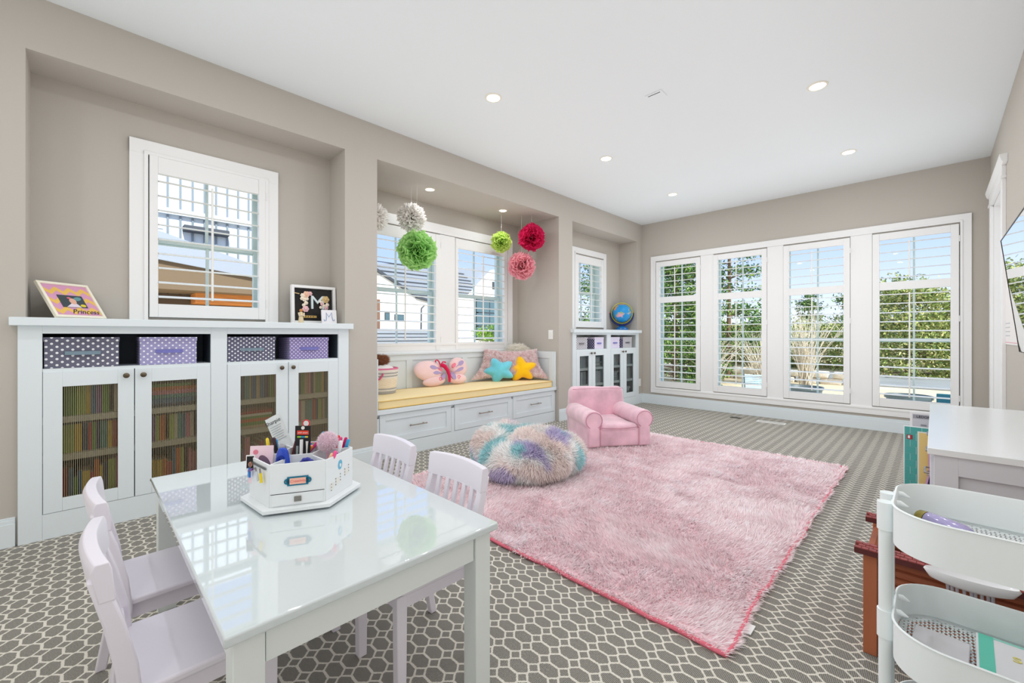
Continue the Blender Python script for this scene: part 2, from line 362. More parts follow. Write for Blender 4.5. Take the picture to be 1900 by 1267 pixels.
# ------------------------------------------------------------------ shuttered windows
lou_me = {}
def louver_mesh(w):
    k = round(w, 3)
    if k not in lou_me:
        mb = MB(); n = 10; d, t = .037, .0058
        prof = [(d*cos(2*pi*i/n)*1.0, t*sin(2*pi*i/n)) for i in range(n)]
        mb.prism(prof, -w/2, w/2, 'x')
        o = mb.build('louver', M['louver'], smooth=50); lou_me[k] = o.data; bpy.data.objects.remove(o)
    return lou_me[k]
def shuttered(name, to, rotz, frame, openings, st=.045, depth=.028, sash_at=-.12, split=None, mullion=True, rods=True, outer=.17, rod_u=0.0, tilt=-11):
    """Local axes: x along the wall, y into the room, z up. frame=(u0,u1,v0,v1), openings=[(u0,u1,v0,v1,n)]"""
    r = structure(name, to, (0, 0, rotz)); u0, u1, v0, v1 = frame; y0, y1 = -.012, depth
    g = .003
    f = MB(); a, b = openings[0][0], openings[0][1]
    f.box(u0+g, a, y0, y1, v0+g, v1-g); f.box(b, u1-g, y0, y1, v0+g, v1-g)
    zs = [v0+g]+[z for o in sorted(openings, key=lambda o: o[2]) for z in (o[2], o[3])]+[v1-g]
    for i in range(0, len(zs), 2): f.box(a, b, y0, y1-.004, zs[i], zs[i+1])
    f.build('shutter_frame', M['white'], r, bevel=.002)
    for (a, b, c, d, n) in openings:
        pitch = (d-c)/n; lm = louver_mesh(b-a-.004)
        for i in range(n):
            o = bpy.data.objects.new('louver', lm); COL.objects.link(o); o.parent = r; o.location = ((a+b)/2, .008, c+pitch*(i+.5)); o.rotation_euler = (R(tilt+random.uniform(-1.5, 1.5)), 0, 0)
        uc = (a+b)/2+rod_u
        MB().box(uc-.0065, uc+.0065, .036, .047, c+pitch*.35, d-pitch*.35).build('tilt_rod', M['louver'], r, bevel=.002)
    # jamb lining, sash, pane behind the shutter
    j = MB(); t = .012
    for (x0, x1, z0, z1) in ((u0, u0+t, v0, v1), (u1-t, u1, v0, v1), (u0+t, u1-t, v0, v0+t), (u0+t, u1-t, v1-t, v1)): j.box(x0, x1, -WT-.02, -.013, z0, z1)
    j.build('jamb', M['sash'], r)
    ya, yb = sash_at-.035, sash_at
    secs = split if split else [(v0+t, (v0+v1)/2+.02), ((v0+v1)/2-.02, v1-t)]
    for k, (c, d) in enumerate(secs):
        off = -.02 if k else 0
        s_ = MB(); w = .034
        s_.box(u0+t, u0+t+w, ya+off, yb+off, c, d); s_.box(u1-t-w, u1-t, ya+off, yb+off, c, d); s_.box(u0+t+w, u1-t-w, ya+off, yb+off, c, c+w); s_.box(u0+t+w, u1-t-w, ya+off, yb+off, d-w, d)
        if mullion: s_.box((u0+u1)/2-.009, (u0+u1)/2+.009, ya+off+.008, yb+off-.008, c+w, d-w)
        s_.build('sash', M['sash'], r, bevel=.002)
        MB().box(u0+t+w-.004, u1-t-w+.004, ya+off+.014, ya+off+.018, c+w-.004, d-w+.004).build('pane', M['glass'], r, smooth=0)
    for z in (v0+.12, v1-.12) if v1-v0 < 1.4 else (v0+.15, (v0+v1)/2, v1-.15):
        MB().tube([(u0-.001, depth+.002, z-.03), (u0-.001, depth+.002, z+.03)], .004, 6).build('hinge', M['white'], r)
    return r
def casing(mb, u0, u1, v0, v1, w, bottom=True, T=.02):       # flat boards with an inner bead, mitred look by butt joints; local axes as above
    mb.box(u0, u0+w, 0, T, v0, v1); mb.box(u1-w, u1, 0, T, v0, v1); mb.box(u0, u1, 0, T+.001, v1-w, v1)
    if bottom: mb.box(u0, u1, 0, T+.001, v0, v0+w)
    i = w*.78
    mb.box(u0+i, u0+w+.001, T, T+.008, v0+(i if bottom else 0), v1-i); mb.box(u1-w-.001, u1-i, T, T+.008, v0+(i if bottom else 0), v1-i); mb.box(u0+i, u1-i, T, T+.0085, v1-w-.001, v1-i)
    if bottom: mb.box(u0+i, u1-i, T, T+.0085, v0+i, v0+w+.001)
# left walls: local x must run along -Y when local y points to +X (rotation -90): u = -(y - y0)
def left_window(name, X, win, openings, **k):
    y0 = (win[0]+win[1])/2; u = lambda y: -(y-y0)
    fr = (u(win[1]), u(win[0]), win[2], win[3])
    ops = [(u(b), u(a), c, d, n) for a, b, c, d, n in openings]
    return shuttered(name, (X, y0, 0), -pi/2, fr, ops, **k)
left_window('window_1', XB1, W1, [(.331, .902, 1.254, 2.09, 9)], mullion=True)
def left_casing(name, X, y0, y1, v0, v1, w, bottom, extra=None):
    r = structure(name, (X, 0, 0), (0, 0, -pi/2)); m = MB(); casing(m, -y1, -y0, v0, v1, w, bottom)
    if extra: extra(m)
    m.build('window_casing', M['white'], r, bevel=.0015); return r
left_casing('trim_1', XB1, .193, 1.035, 1.142, 2.284, .088, False)
left_window('window_2', XB2, W2a, [(1.965, 2.755, .972, 2.068, 12)])
left_window('window_3', XB2, W2b, [(3.04+.03, 3.88-.065, .972, 2.068, 12)])
def ex2(m):
    m.box(-3.03-.0, -2.82, 0, .018, .88, 2.19); m.box(-3.05, -2.80, .018, .022, .885, .895)
left_casing('trim_2', XB2, 1.79, 3.975, .86, 2.30, .105, True, ex2)
left_window('window_4', XB3, W3, [(4.895, 5.47, 1.256, 2.08, 9)])
left_casing('trim_3', XB3, 4.745, 5.615, 1.142, 2.29, .082, False)
# far wall: local x along -X, rotation 180
nm = 5
for (a, b) in FW:
    xc = (a+b)/2; hw = (b-a)/2
    shuttered('window_%d' % nm, (xc, YF, 0), pi, (-hw, hw, .27, 2.17), [(-hw+.062, hw-.062, .362, 1.545, 12), (-hw+.062, hw-.062, 1.632, 2.093, 5)],
              split=[(.282, 1.02), (.98, 1.60), (1.585, 2.158)], sash_at=-.11, rod_u=.03, tilt=-5)
    nm += 1
t4 = structure('trim_4', (0, YF, 0), (0, 0, pi)); m4 = MB()
casing(m4, -.262, 3.105, .175, 2.262, .078, True)
for k in range(3): m4.box(-FW[k+1][0], -FW[k][1], 0, .016, .25, 2.19)
m4.box(-.262, 3.105, 0, .022, .19, .262)
m4.build('window_casing', M['white'], t4, bevel=.0015)
# door and its casing in the right wall
d1 = structure('door_1', (XR, 0, 0))
MB().box(.10, .14, DY[0], DY[1], 0, 2.24).build('door_slab', M['white'], d1)
m = MB(); m.box(0, .10, DY[0], DY[0]+.015, 0, 2.24); m.box(0, .10, DY[1]-.015, DY[1], 0, 2.24); m.box(0, .10, DY[0], DY[1], 2.225, 2.24); m.build('door_jamb', M['white'], d1)
t5 = structure('trim_5', (XR, 0, 0)); m = MB()
m.box(-.022, 0, DY[0]-.10, DY[0], 0, 2.24); m.box(-.022, 0, DY[1], DY[1]+.10, 0, 2.24)
m.box(-.03, 0, DY[0]-.12, DY[1]+.12, 2.24, 2.26); m.box(-.024, 0, DY[0]-.10, DY[1]+.10, 2.26, 2.34)
m.prism([(-.024, 2.34), (-.034, 2.355), (-.042, 2.385), (-.042, 2.40), (0, 2.40), (0, 2.34)], DY[0]-.2, DY[1]+.19, 'y')
m.build('door_casing', M['white'], t5, bevel=.002)

# ------------------------------------------------------------------ recessed lamps, vents, switch, outlets
M['lampglow'] = mat('lamp_lens', (255, 250, 235), .4, emit=((1, .95, .84), 9))
M['lamptrim'] = mat('lamp_trim', (245, 240, 225), .4)
def lamp(x, y, z, r, power, label, group='recessed lights in the ceiling'):
    t = thing('ceiling_light', label, 'ceiling light', (x, y, z), group=group)
    MB().lathe([(r*.74, -.001), (r*.78, -.006), (r*.96, -.005), (r, -.0005)], n=32).build('trim_ring', M['lamptrim'], t, smooth=60, fixn=False)
    MB().lathe([(0, -.003), (r*.5, -.0035), (r*.76, -.002)], n=32).build('lens', M['lampglow'], t, smooth=60)
    d = bpy.data.lights.new('lamp', 'AREA'); d.shape = 'DISK'; d.size = r*1.3; d.energy = power; d.color = (.93, .97, 1); d.spread = R(180)
    o = bpy.data.objects.new('lamp', d); COL.objects.link(o); o.parent = t; o.location = (0, 0, -.012)
LX, LX2 = -2.28, -.575
ll = {(LX, 2.10): 'glowing round ceiling light nearest the table, above the left window seat side', (LX, 3.60): 'second round ceiling light along the left wall, beyond the nearest one',
      (LX, 5.09): 'small far round ceiling light near the corner of left wall and window wall', (LX2, 3.59): 'large bright round ceiling light toward the upper right corner of the photo',
      (LX2, 5.09): 'right-hand round ceiling light closest to the far window wall', (LX2, 2.10): 'round ceiling light over the rug, above the top edge of the photo', (LX, .60): 'round ceiling light above the white play table, out of view overhead',
      (LX2, .60): 'round ceiling light just ahead of the camera, out of view overhead', (LX, -.90): 'round ceiling light behind the play table, out of view', (LX2, -.90): 'round ceiling light behind the camera near the right wall, out of view'}
for (x, y), lb in ll.items(): lamp(x, y, H, .062, LAMP_W, lb)
lamp(-3.56, 2.42, ZN, .052, NICHE_W, 'small ceiling light in the window seat niche above the white paper ball', 'small lights in the window seat niche')
lamp(-3.56, 3.43, ZN, .052, NICHE_W, 'small ceiling light in the window seat niche above the lime paper ball', 'small lights in the window seat niche')
t = thing('ceiling_cover', 'flat rectangular white cover plate on the ceiling between the lights', 'cover plate', (-1.425, 2.91, H))
MB().box(-.06, .06, -.05, .05, -.006, 0).build('plate', M['ceil'], t, bevel=.002)
MB().box(-.045, .045, -.035, -.03, -.0075, -.006).build('slot', M['dark'], t)
t = thing('floor_vent', 'white rectangular floor register in the carpet below the third window', 'floor vent', (-1.395, 5.83, 0))
m = MB(); m.box(-.15, .15, -.05, -.038, 0, .006); m.box(-.15, .15, .038, .05, 0, .006); m.box(-.15, -.138, -.038, .038, 0, .006); m.box(.138, .15, -.038, .038, 0, .006); m.build('frame', M['white'], t)
m = MB(); m.box(-.138, .138, -.038, .038, 0, .001, 1)
for i in range(22): m.box(-.134+i*.0125, -.128+i*.0125, -.038, .038, 0, .004)
m.build('grille', [M['shelf'], M['dark']], t)
t = thing('floor_outlet', 'small dark floor outlet cover in the carpet left of the white register', 'floor outlet', (-1.80, 5.86, 0))
MB().box(-.06, .06, -.03, .03, 0, .005).build('cover', M['bronze'], t, bevel=.001); MB().box(-.045, .045, -.004, .004, .005, .006).build('seam', M['dark'], t)
t = thing('light_switch', 'white rocker switch plate on the niche side wall above the window seat', 'light switch', (-3.385, 4.09, 1.062))
MB().box(-.036, .036, -.005, 0, -.057, .057).build('plate', M['white'], t, bevel=.0015); MB().box(-.014, .014, -.009, -.004, -.03, .03).build('rocker', M['louver'], t, bevel=.001)
t = thing('wall_outlet', 'white outlet plate on the wall right of the far cabinet', 'outlet', (XW, 6.10, .32))
MB().box(0, .005, -.035, .035, -.057, .057).build('plate', M['white'], t, bevel=.0015)
for z in (-.024, .024): MB().box(.004, .007, -.017, .017, z-.015, z+.015).build('socket', M['louver'], t, bevel=.001)

# ------------------------------------------------------------------ built-in cabinets (local: x out into the room from the front plane, y along the wall)
FX = -3.24
M['wire'] = mat('grille_wire', (176, 164, 136), .4, .5, .55)
M['knob'] = mat('knob_dark_nickel', (120, 108, 92), .35, .5, .9)
def book_colors(): return random.choice([(196,72,80),(70,120,170),(235,200,80),(120,170,90),(230,140,170),(150,110,180),(240,235,225),(90,160,165),(225,120,60),(60,70,110),(210,190,160),(180,205,110)])
bookmats = [mat('book_cover_%d' % i, c, .55) for i, c in enumerate([(196,72,80),(70,120,170),(235,200,80),(120,170,90),(230,140,170),(150,110,180),(240,235,225),(90,160,165),(225,120,60),(60,70,110),(210,190,160),(180,205,110)])]
palemats = [mat('pale_cover_%d' % i, c, .55) for i, c in enumerate([(206, 206, 204), (180, 190, 196), (214, 204, 196), (170, 176, 170)])]
M['page'] = mat('book_pages', (240, 234, 220), .8)
def make_book(w, h, d):
    m = MB(); t = .0016                       # spine faces +x
    m.box(-d, 0, -w/2, -w/2+t, 0, h); m.box(-d, 0, w/2-t, w/2, 0, h); m.box(-t, 0, -w/2+t, w/2-t, 0, h)
    m.box(-d+.004, -t, -w/2+t, w/2-t, .003, h-.003, 1); return m
protos = []
def cabinet(name, label, y0, y1, bays, top, zc, doors, knobs_y, shelf_z, inside, wires, books_label, cat='cabinet', depth=.29, glass_z=(.20, .782), glass=None):
    """bays: [(ya, yb)] openings; doors: [(ya, yb, glass_a, glass_b, zbot)]"""
    t = thing(name, label, cat, (FX, (y0+y1)/2, 0)); yc = (y0+y1)/2; L = lambda y: y-yc
    TH = .02; z1 = top[0]; zd = zc           # zc: top of doors
    m = MB(); zb = .13
    ys = [y0]+[v for b in bays for v in b]+[y1]
    for i in range(0, len(ys), 2): m.box(-TH, 0, L(ys[i]), L(ys[i+1]), 0, z1)
    for a, b in bays: m.box(-TH, 0, L(a), L(b), 0, zb); m.box(-TH, 0, L(a), L(b), 1.06, z1)
    m.build('face_frame', M['cab'], t, bevel=.0015)
    m = MB()
    for a, b in bays:
        m.box(-depth, -depth+.01, L(a)-.02, L(b)+.02, zb-.02, z1); m.box(-depth+.01, -TH, L(a)-.02, L(a)-.002, zb-.02, z1); m.box(-depth+.01, -TH, L(b)+.002, L(b)+.02, zb-.02, z1)
        m.box(-depth+.01, -TH, L(a)-.002, L(b)+.002, zb-.02, zb); m.box(-depth+.01, -TH-.001, L(a)-.002, L(b)+.002, z1-.01, z1)
    m.build('carcass', inside, t)
    for a, b in bays:
        MB().box(-depth+.01, -.003, L(a)+.001, L(b)-.001, zd-.004, zd+.012).build('upper_shelf', M['cab'], t)
        for z in shelf_z: MB().box(-depth+.01, -.022, L(a)-.002, L(b)+.002, z-.032, z).build('shelf', M['shelf'], t)
    MB().box(-depth, .04, L(y0-.026), L(y1+.022), z1, top[1]).build('countertop', M['cab'], t, bevel=.003)
    for k, (a, b, ga, gb) in enumerate(doors):
        d = MB(); g0, g1 = glass_z
        d.box(-.016, .002, L(a)+.002, L(ga), zb+.002, zd-.004); d.box(-.016, .002, L(gb), L(b)-.002, zb+.002, zd-.004)
        d.box(-.016, .002, L(ga), L(gb), zb+.002, g0); d.box(-.016, .002, L(ga), L(gb), g1, zd-.004)
        do = d.build('door', M['cab'], t, bevel=.0015)
        MB().box(-.010, -.008, L(ga)-.003, L(gb)+.003, g0-.003, g1+.003).build('door_glass', glass or M['cglass'], do, smooth=0)
        if wires:
            w = MB(); n = int((gb-ga)/wires)
            for i in range(n+1):
                y = L(ga)+(gb-ga)*i/n; w.box(-.0055, -.003, y-.0011, y+.0011, g0, g1)
            tag(w.build('wire_grille', M['wire'], do, smooth=0), kind='stuff')
        ky = L(knobs_y[k])
        MB().lathe([(0, 0), (.005, 0), (.0055, .012), (.014, .018), (.0145, .024), (.009, .029), (0, .030)], n=16, M=Matrix.Translation((.002, ky, zd-.04)) @ Matrix.Rotation(pi/2, 4, 'Y')).build('knob', M['knob'], do, smooth=50)
        # books behind this door
        rows = [(zb, g1), *[(z, None) for z in shelf_z]]
        levels = [zb]+list(shelf_z)
        for li, z in enumerate(levels):
            y = a+.02; lim = b-.02; hmax = ((levels+[zd-.02])[li+1]-z)-.05
            flat = (k+li) % 4 == 3
            lb = books_label % (['bottom', 'lower', 'upper', 'top'][li+(4-len(levels))] if len(levels) <= 4 else str(li), ['first', 'second', 'third', 'fourth'][k])
            if flat:
                zz = z+.001
                for j in range(6):
                    w = random.uniform(.015, .03); pm = random.choice(bookmats if wires else palemats)
                    o = make_book(w, random.uniform(.19, .24), random.uniform(.15, .19)).build('book', [pm, M['page']], None, smooth=0)
                    o.location = (FX-.06, (a+b)/2-.11+random.uniform(-.01, .01), zz+w/2); o.rotation_euler = (-pi/2, 0, 0)
                    tag(o, lb.replace('upright', 'stacked'), 'book', lb.replace('upright', 'stacked').replace('book', 'books')); zz += w+.0005
                continue
            while y < lim-.03:
                w = random.uniform(.012, .03)
                if y+w > lim: break
                if random.random() < .06: y += .02; continue
                h = min(hmax, random.uniform(.15, .24)); pm = random.choice(bookmats if wires else palemats)
                o = make_book(w, h, random.uniform(.14, .18)).build('book', [pm, M['page']], None, smooth=0)
                o.location = (FX-.055-random.uniform(0, .015), y+w/2, z+.0005); tag(o, lb, 'book', lb.replace('book', 'books')); y += w+.0008
    return t
cabinet('bookcase_cabinet', 'long white built-in cabinet with wire-front doors under the large shuttered window', -.237, 1.451, [(-.154, .561), (.648, 1.371)], (1.10, 1.142), .866,
        [(-.154, .2, -.083, .13), (.2, .561, .275, .489), (.648, 1.015, .723, .935), (1.015, 1.371, 1.083, 1.293)], [.164, .237, .967, 1.041], (.42, .62), M['inside'], .0078,
        'slim upright book on the %s shelf behind the %s door of the long cabinet')
cabinet('niche_cabinet', 'white built-in cabinet with glass doors under the globe in the far niche', 4.352, 6.04, [(4.425, 5.142), (5.24, 5.957)], (1.088, 1.132), .856,
        [(4.425, 4.775, 4.495, 4.70), (4.775, 5.142, 4.85, 5.06), (5.24, 5.58, 5.31, 5.50), (5.58, 5.957, 5.668, 5.875)], [4.735, 4.808, 5.54, 5.616], (.40, .62), M['insidel'], None,
        'pale upright book on the %s shelf behind the %s door of the far cabinet', glass=M['cglass2'])

# fabric storage boxes
def storage_box(label, y0, y1, h, m, handle_m, z, depth=.25, group='polka dot fabric storage boxes', fx=-.018):
    w = y1-y0; t = thing('storage_box', label, 'storage box', (FX+fx, (y0+y1)/2, z), group=group)
    o = MB().box(-depth, 0, -w/2, w/2, 0, h*.86).build('box_body', m, t, smooth=0); uv_boxy(o)
    o = MB().box(-depth-.003, .003, -w/2-.003, w/2+.003, h*.86, h).build('box_lid', m, t, smooth=0); uv_boxy(o)
    hw = w*.24
    s = MB(); P = [(-hw, .0015), (-hw*.78, .003), (-hw*.5, .012), (hw*.5, .012), (hw*.78, .003), (hw, .0015)]
    for i in range(5):
        (a, xa), (b, xb) = P[i], P[i+1]
        s.add([(xa, a, h*.42), (xb, b, h*.42), (xb, b, h*.54), (xa, a, h*.54), (xa+.003, a, h*.42), (xb+.003, b, h*.42), (xb+.003, b, h*.54), (xa+.003, a, h*.54)],
              [(0, 1, 2, 3), (4, 5, 6, 7), (0, 1, 5, 4), (3, 2, 6, 7), (0, 3, 7, 4), (1, 2, 6, 5)])
    s.build('strap_handle', handle_m, t)
    return t
dg = dots_mat('grey_dots', (104, 104, 122), (236, 236, 240), .0385, .0320, .0056)
dl = dots_mat('lilac_dots', (158, 154, 196), (236, 234, 246), .0330, .0320, .0050)
dg2 = dots_mat('grey_small_dots', (100, 100, 122), (236, 236, 240), .0330, .0270, .0050)
dl2 = dots_mat('lilac_small_dots', (140, 128, 178), (232, 228, 244), .0270, .0270, .0042)
sg = mat('grey_satin_strap', (120, 142, 156), .3, .6); sl_ = mat('lilac_satin_strap', (118, 118, 190), .35, .6)
zs = .879
storage_box('dark grey storage box with white dots, leftmost in the long cabinet', -.149, .135, .162, dg, sg, zs)
storage_box('lilac storage box with white dots, right beside the dark grey leftmost one', .225, .49, .162, dl, sl_, zs)
storage_box('grey storage box with small dots, above the third wire door', .655, .935, .162, dg2, sg, zs)
storage_box('lilac storage box with small dots, rightmost in the long cabinet', 1.03, 1.30, .158, dl2, sl_, zs)
dw = dots_mat('white_grey_lattice', (222, 220, 224), (92, 86, 104), .036, .030, .0075); dw2 = dots_mat('pale_lilac_print', (232, 224, 242), (200, 188, 224), .02, .02, .003)
dk = dots_mat('purple_white_dots', (72, 62, 104), (214, 208, 228), .036, .036, .008)
zs = .869
storage_box('white storage box with grey lattice dots, leftmost in the far cabinet', 4.43, 4.69, .158, dw, mat('grey_handle', (130, 124, 128), .5), zs, group='patterned storage boxes in the far niche cabinet')
b2 = storage_box('pale lilac storage box with dark dotted side, next to the lattice box', 4.86, 5.08, .158, dw2, sl_, zs, group='patterned storage boxes in the far niche cabinet')
b3 = storage_box('pale lilac storage box just right of the far cabinet centre post', 5.26, 5.50, .158, dw2, sl_, zs, group='patterned storage boxes in the far niche cabinet')
b4 = storage_box('white storage box with small grey print, rightmost in the far cabinet', 5.60, 5.855, .158, dw, mat('dark_handle', (90, 86, 96), .5), zs, group='patterned storage boxes in the far niche cabinet')
for b_ in (b2, b4):                        # the dark dotted side panels of these boxes
    w = -.5*(.22 if b_ is b2 else .255)
    o = MB().box(-.248, -.001, w-.0025, w-.0005, .001, .135).build('side_panel', dk, b_, smooth=0); uv_boxy(o)

# ------------------------------------------------------------------ window seat
t = thing('window_seat', 'white built-in window seat with three drawers and panelled back', 'window seat', (-3.31, 2.895, 0)); S = 2.895
ya, yb = N2[0]+.004, N2[1]-.004; L = lambda y: y-S
m = MB()
for a, b, c in ((ya, 1.745, 0), (2.497, 2.533, .122), (3.322, 3.34, .122), (4.072, yb, 0)): m.box(-.02, 0, L(a), L(b), c, .3505)
m.box(-.02, 0, L(1.745), L(4.072), 0, .122); m.box(-.64, 0, L(ya), L(yb), .3505, .381) if False else m.box(-.64, -.02, L(ya), L(yb), .355, .3805); m.box(-.02, 0, L(ya), L(yb), .3795, .381); m.box(-.64, -.62, L(ya), L(yb), 0, .354)
m.build('seat_base', M['cab'], t, bevel=.0015)
MB().box(-.645, .02, L(ya), L(yb), .381, .421).build('seat_board', M['cab'], t, bevel=.003)
for y0_, y1_ in ((ya, ya+.025), (yb-.022, yb)): MB().box(-.64, .015, L(y0_), L(y1_), .421, .852).build('end_panel', M['cab'], t, bevel=.002)
for (a, b) in ((1.747, 2.495), (2.535, 3.32), (3.342, 4.07)):
    d = MB(); z0, z1, fr = .124, .379, .055
    d.box(-.016, .003, L(a)+.002, L(a)+fr, z0+.002, z1-.002); d.box(-.016, .003, L(b)-fr, L(b)-.002, z0+.002, z1-.002)
    d.box(-.016, .003, L(a)+fr, L(b)-fr, z0+.002, z0+fr); d.box(-.016, .003, L(a)+fr, L(b)-fr, z1-fr, z1-.002); d.box(-.016, -.006, L(a)+fr, L(b)-fr, z0+fr, z1-fr)
    do = d.build('drawer', M['cab'], t, bevel=.0012); c = L((a+b)/2)-.01
    h = MB(); h.tube([(.032, c-.085, .257), (.032, c+.085, .257)], .0048, 8); h.tube([(0, c-.065, .257), (.032, c-.065, .257)], .0045, 8); h.tube([(0, c+.065, .257), (.032, c+.065, .257)], .0045, 8)
    for q in (-.085, .085): h.ball((.032, c+q, .257), .0072, 8, 6)
    h.build('drawer_pull', M['metal'], do, smooth=50)
m = MB(); xb = -.64; m.box(xb-.004, xb+.004, L(ya), L(yb), .421, .86)
m.box(xb+.004, xb+.016, L(ya+.025), L(yb-.022), .79, .86); m.box(xb+.004, xb+.016, L(ya+.025), L(yb-.022), .421, .47)
for a, b in ((1.73, 1.80), (2.385, 2.455), (3.13, 3.20), (3.83, 3.90)): m.box(xb+.004, xb+.016, L(a), L(b), .47, .79)
m.build('back_panelling', M['cab'], t, bevel=.0015)
m = MB(); m.box(-.56, -.015, L(yb-.034), L(yb-.022), .77, .852); m.box(-.56, -.5, L(yb-.034), L(yb-.022), .421, .77); m.box(-.075, -.015, L(yb-.034), L(yb-.022), .421, .77); m.build('end_panelling', M['cab'], t, bevel=.0012)
MB().box(-.645, -.60, L(ya), L(yb), .852, .868).build('back_ledge', M['cab'], t, bevel=.002)
# cushion
M['yellow'] = mat('yellow_cushion_cloth', (244, 222, 168), .8, .2, bump=(900, .25, .001), sheen=.2)
M['yellow2'] = mat('yellow_cushion_side', (226, 192, 118), .8, .2, bump=(900, .25, .001))
t = thing('seat_cushion', 'long pale yellow box cushion on the window seat', 'cushion', (-3.62, S, .4215))
cx0, cx1, c0, c1 = -.30, .31, L(ya+.03), L(yb-.036)
def slab(mb, x0, x1, y0, y1, z0, z1, puff, nx=10, ny=40, rc=.05, m=0):
    vs = []; fs = []
    for j in range(ny+1):
        for i in range(nx+1):
            u, v = i/nx*2-1, j/ny*2-1
            x = (x0+x1)/2+(x1-x0)/2*u; y = (y0+y1)/2+(y1-y0)/2*v
            dx = min(x-x0, x1-x); dy = min(y-y0, y1-y)
            if dx < rc and dy < rc:
                q = rc-min(rc, sqrt((rc-dx)**2+(rc-dy)**2)); f = sqrt((rc-dx)**2+(rc-dy)**2)
                if f > rc:
                    s_ = rc/f; x += (1-s_)*(rc-dx)*(1 if x < (x0+x1)/2 else -1); y += (1-s_)*(rc-dy)*(1 if y < (y0+y1)/2 else -1)
            e = (1-abs(u)**6)*(1-abs(v)**20)
            vs.append((x, y, z1-puff+puff*e+.003*noise.noise((x*5, y*3, 1))*e))
    n = len(vs); vs += [(x, y, z0) for x, y, z in vs]
    W_ = nx+1
    for j in range(ny):
        for i in range(nx):
            a = j*W_+i; fs.append((a, a+1, a+W_+1, a+W_)); fs.append((n+a, n+a+W_, n+a+W_+1, n+a+1))
    for i in range(nx): fs += [(i, n+i, n+i+1, i+1), (ny*W_+i, ny*W_+i+1, n+ny*W_+i+1, n+ny*W_+i)]
    for j in range(ny): fs += [(j*W_, (j+1)*W_, n+(j+1)*W_, n+j*W_), (j*W_+nx, n+j*W_+nx, n+(j+1)*W_+nx, (j+1)*W_+nx)]
    return mb.add(vs, fs, m)
slab(MB(), cx0, cx1, c0, c1, .002, .082, .012).build('cushion_cover', M['yellow'], t, smooth=50)
rc = .05
def rrect(x0, x1, y0, y1, r, z, n=5):
    P = []
    for (cx, cy_, a0) in ((x1-r, y1-r, 0), (x0+r, y1-r, 90), (x0+r, y0+r, 180), (x1-r, y0+r, 270)):
        for k in range(n+1): a = R(a0+90*k/n); P.append((cx+r*cos(a), cy_+r*sin(a), z))
    return P
for z in (.007, .070): MB().tube(rrect(cx0-.002, cx1+.002, c0-.001, c1+.001, rc, z), .0042, 6, closed=True).build('piping', M['yellow2'], t)

# ------------------------------------------------------------------ shag rug
def fbm(P, s, o=3, seed=0):
    return np.array([noise.fractal((p[0]*s+seed, p[1]*s, p[2]*s+seed*.7), .6, 2.0, o) for p in P])
M['rugback'] = mat('rug_backing', (244, 212, 218), .9, .1)
RX0, RX1, RY0, RY1 = -2.74, -.49, 1.47, 4.24
rug = thing('shag_rug', 'large pink shaggy rug on the patterned carpet', 'rug', ((RX0+RX1)/2, (RY0+RY1)/2, 0))
nx, ny = 90, 110
def rug_xy(u, v):
    x = RX0+(RX1-RX0)*u; y = RY0+(RY1-RY0)*v
    wx = .014*noise.noise((v*9, 1.3, 0))+.010*noise.noise((v*23, 5, 0)); wy = .012*noise.noise((u*8, 7.7, 0))+.008*noise.noise((u*20, 2, 0))
    return x+wx*(2*u-1 if abs(2*u-1) > .6 else 0), y+wy*(2*v-1 if abs(2*v-1) > .6 else 0)
def rug_z(x, y):
    return .016+.010*noise.noise((x*2.2, y*6, 0))+.006*noise.noise((x*7, y*14, 3))
V = []; F = []
for j in range(ny+1):
    for i in range(nx+1):
        x, y = rug_xy(i/nx, j/ny); e = min(1, 12*min(i/nx, 1-i/nx, j/ny, 1-j/ny)+.35); V.append((x, y, max(.006, rug_z(x, y)*e)))
n = len(V); V += [(x, y, .001) for x, y, z in V]; w = nx+1
for j in range(ny):
    for i in range(nx): a = j*w+i; F += [(a, a+1, a+w+1, a+w)]
for i in range(nx): F += [(i, n+i, n+i+1, i+1), (ny*w+i, ny*w+i+1, n+ny*w+i+1, n+ny*w+i)]
for j in range(ny): F += [(j*w, (j+1)*w, n+(j+1)*w, n+j*w), (j*w+nx, n+j*w+nx, n+(j+1)*w+nx, (j+1)*w+nx)]
MB().add(V, F).build('rug_backing', M['rugback'], rug, world=True, smooth=60)
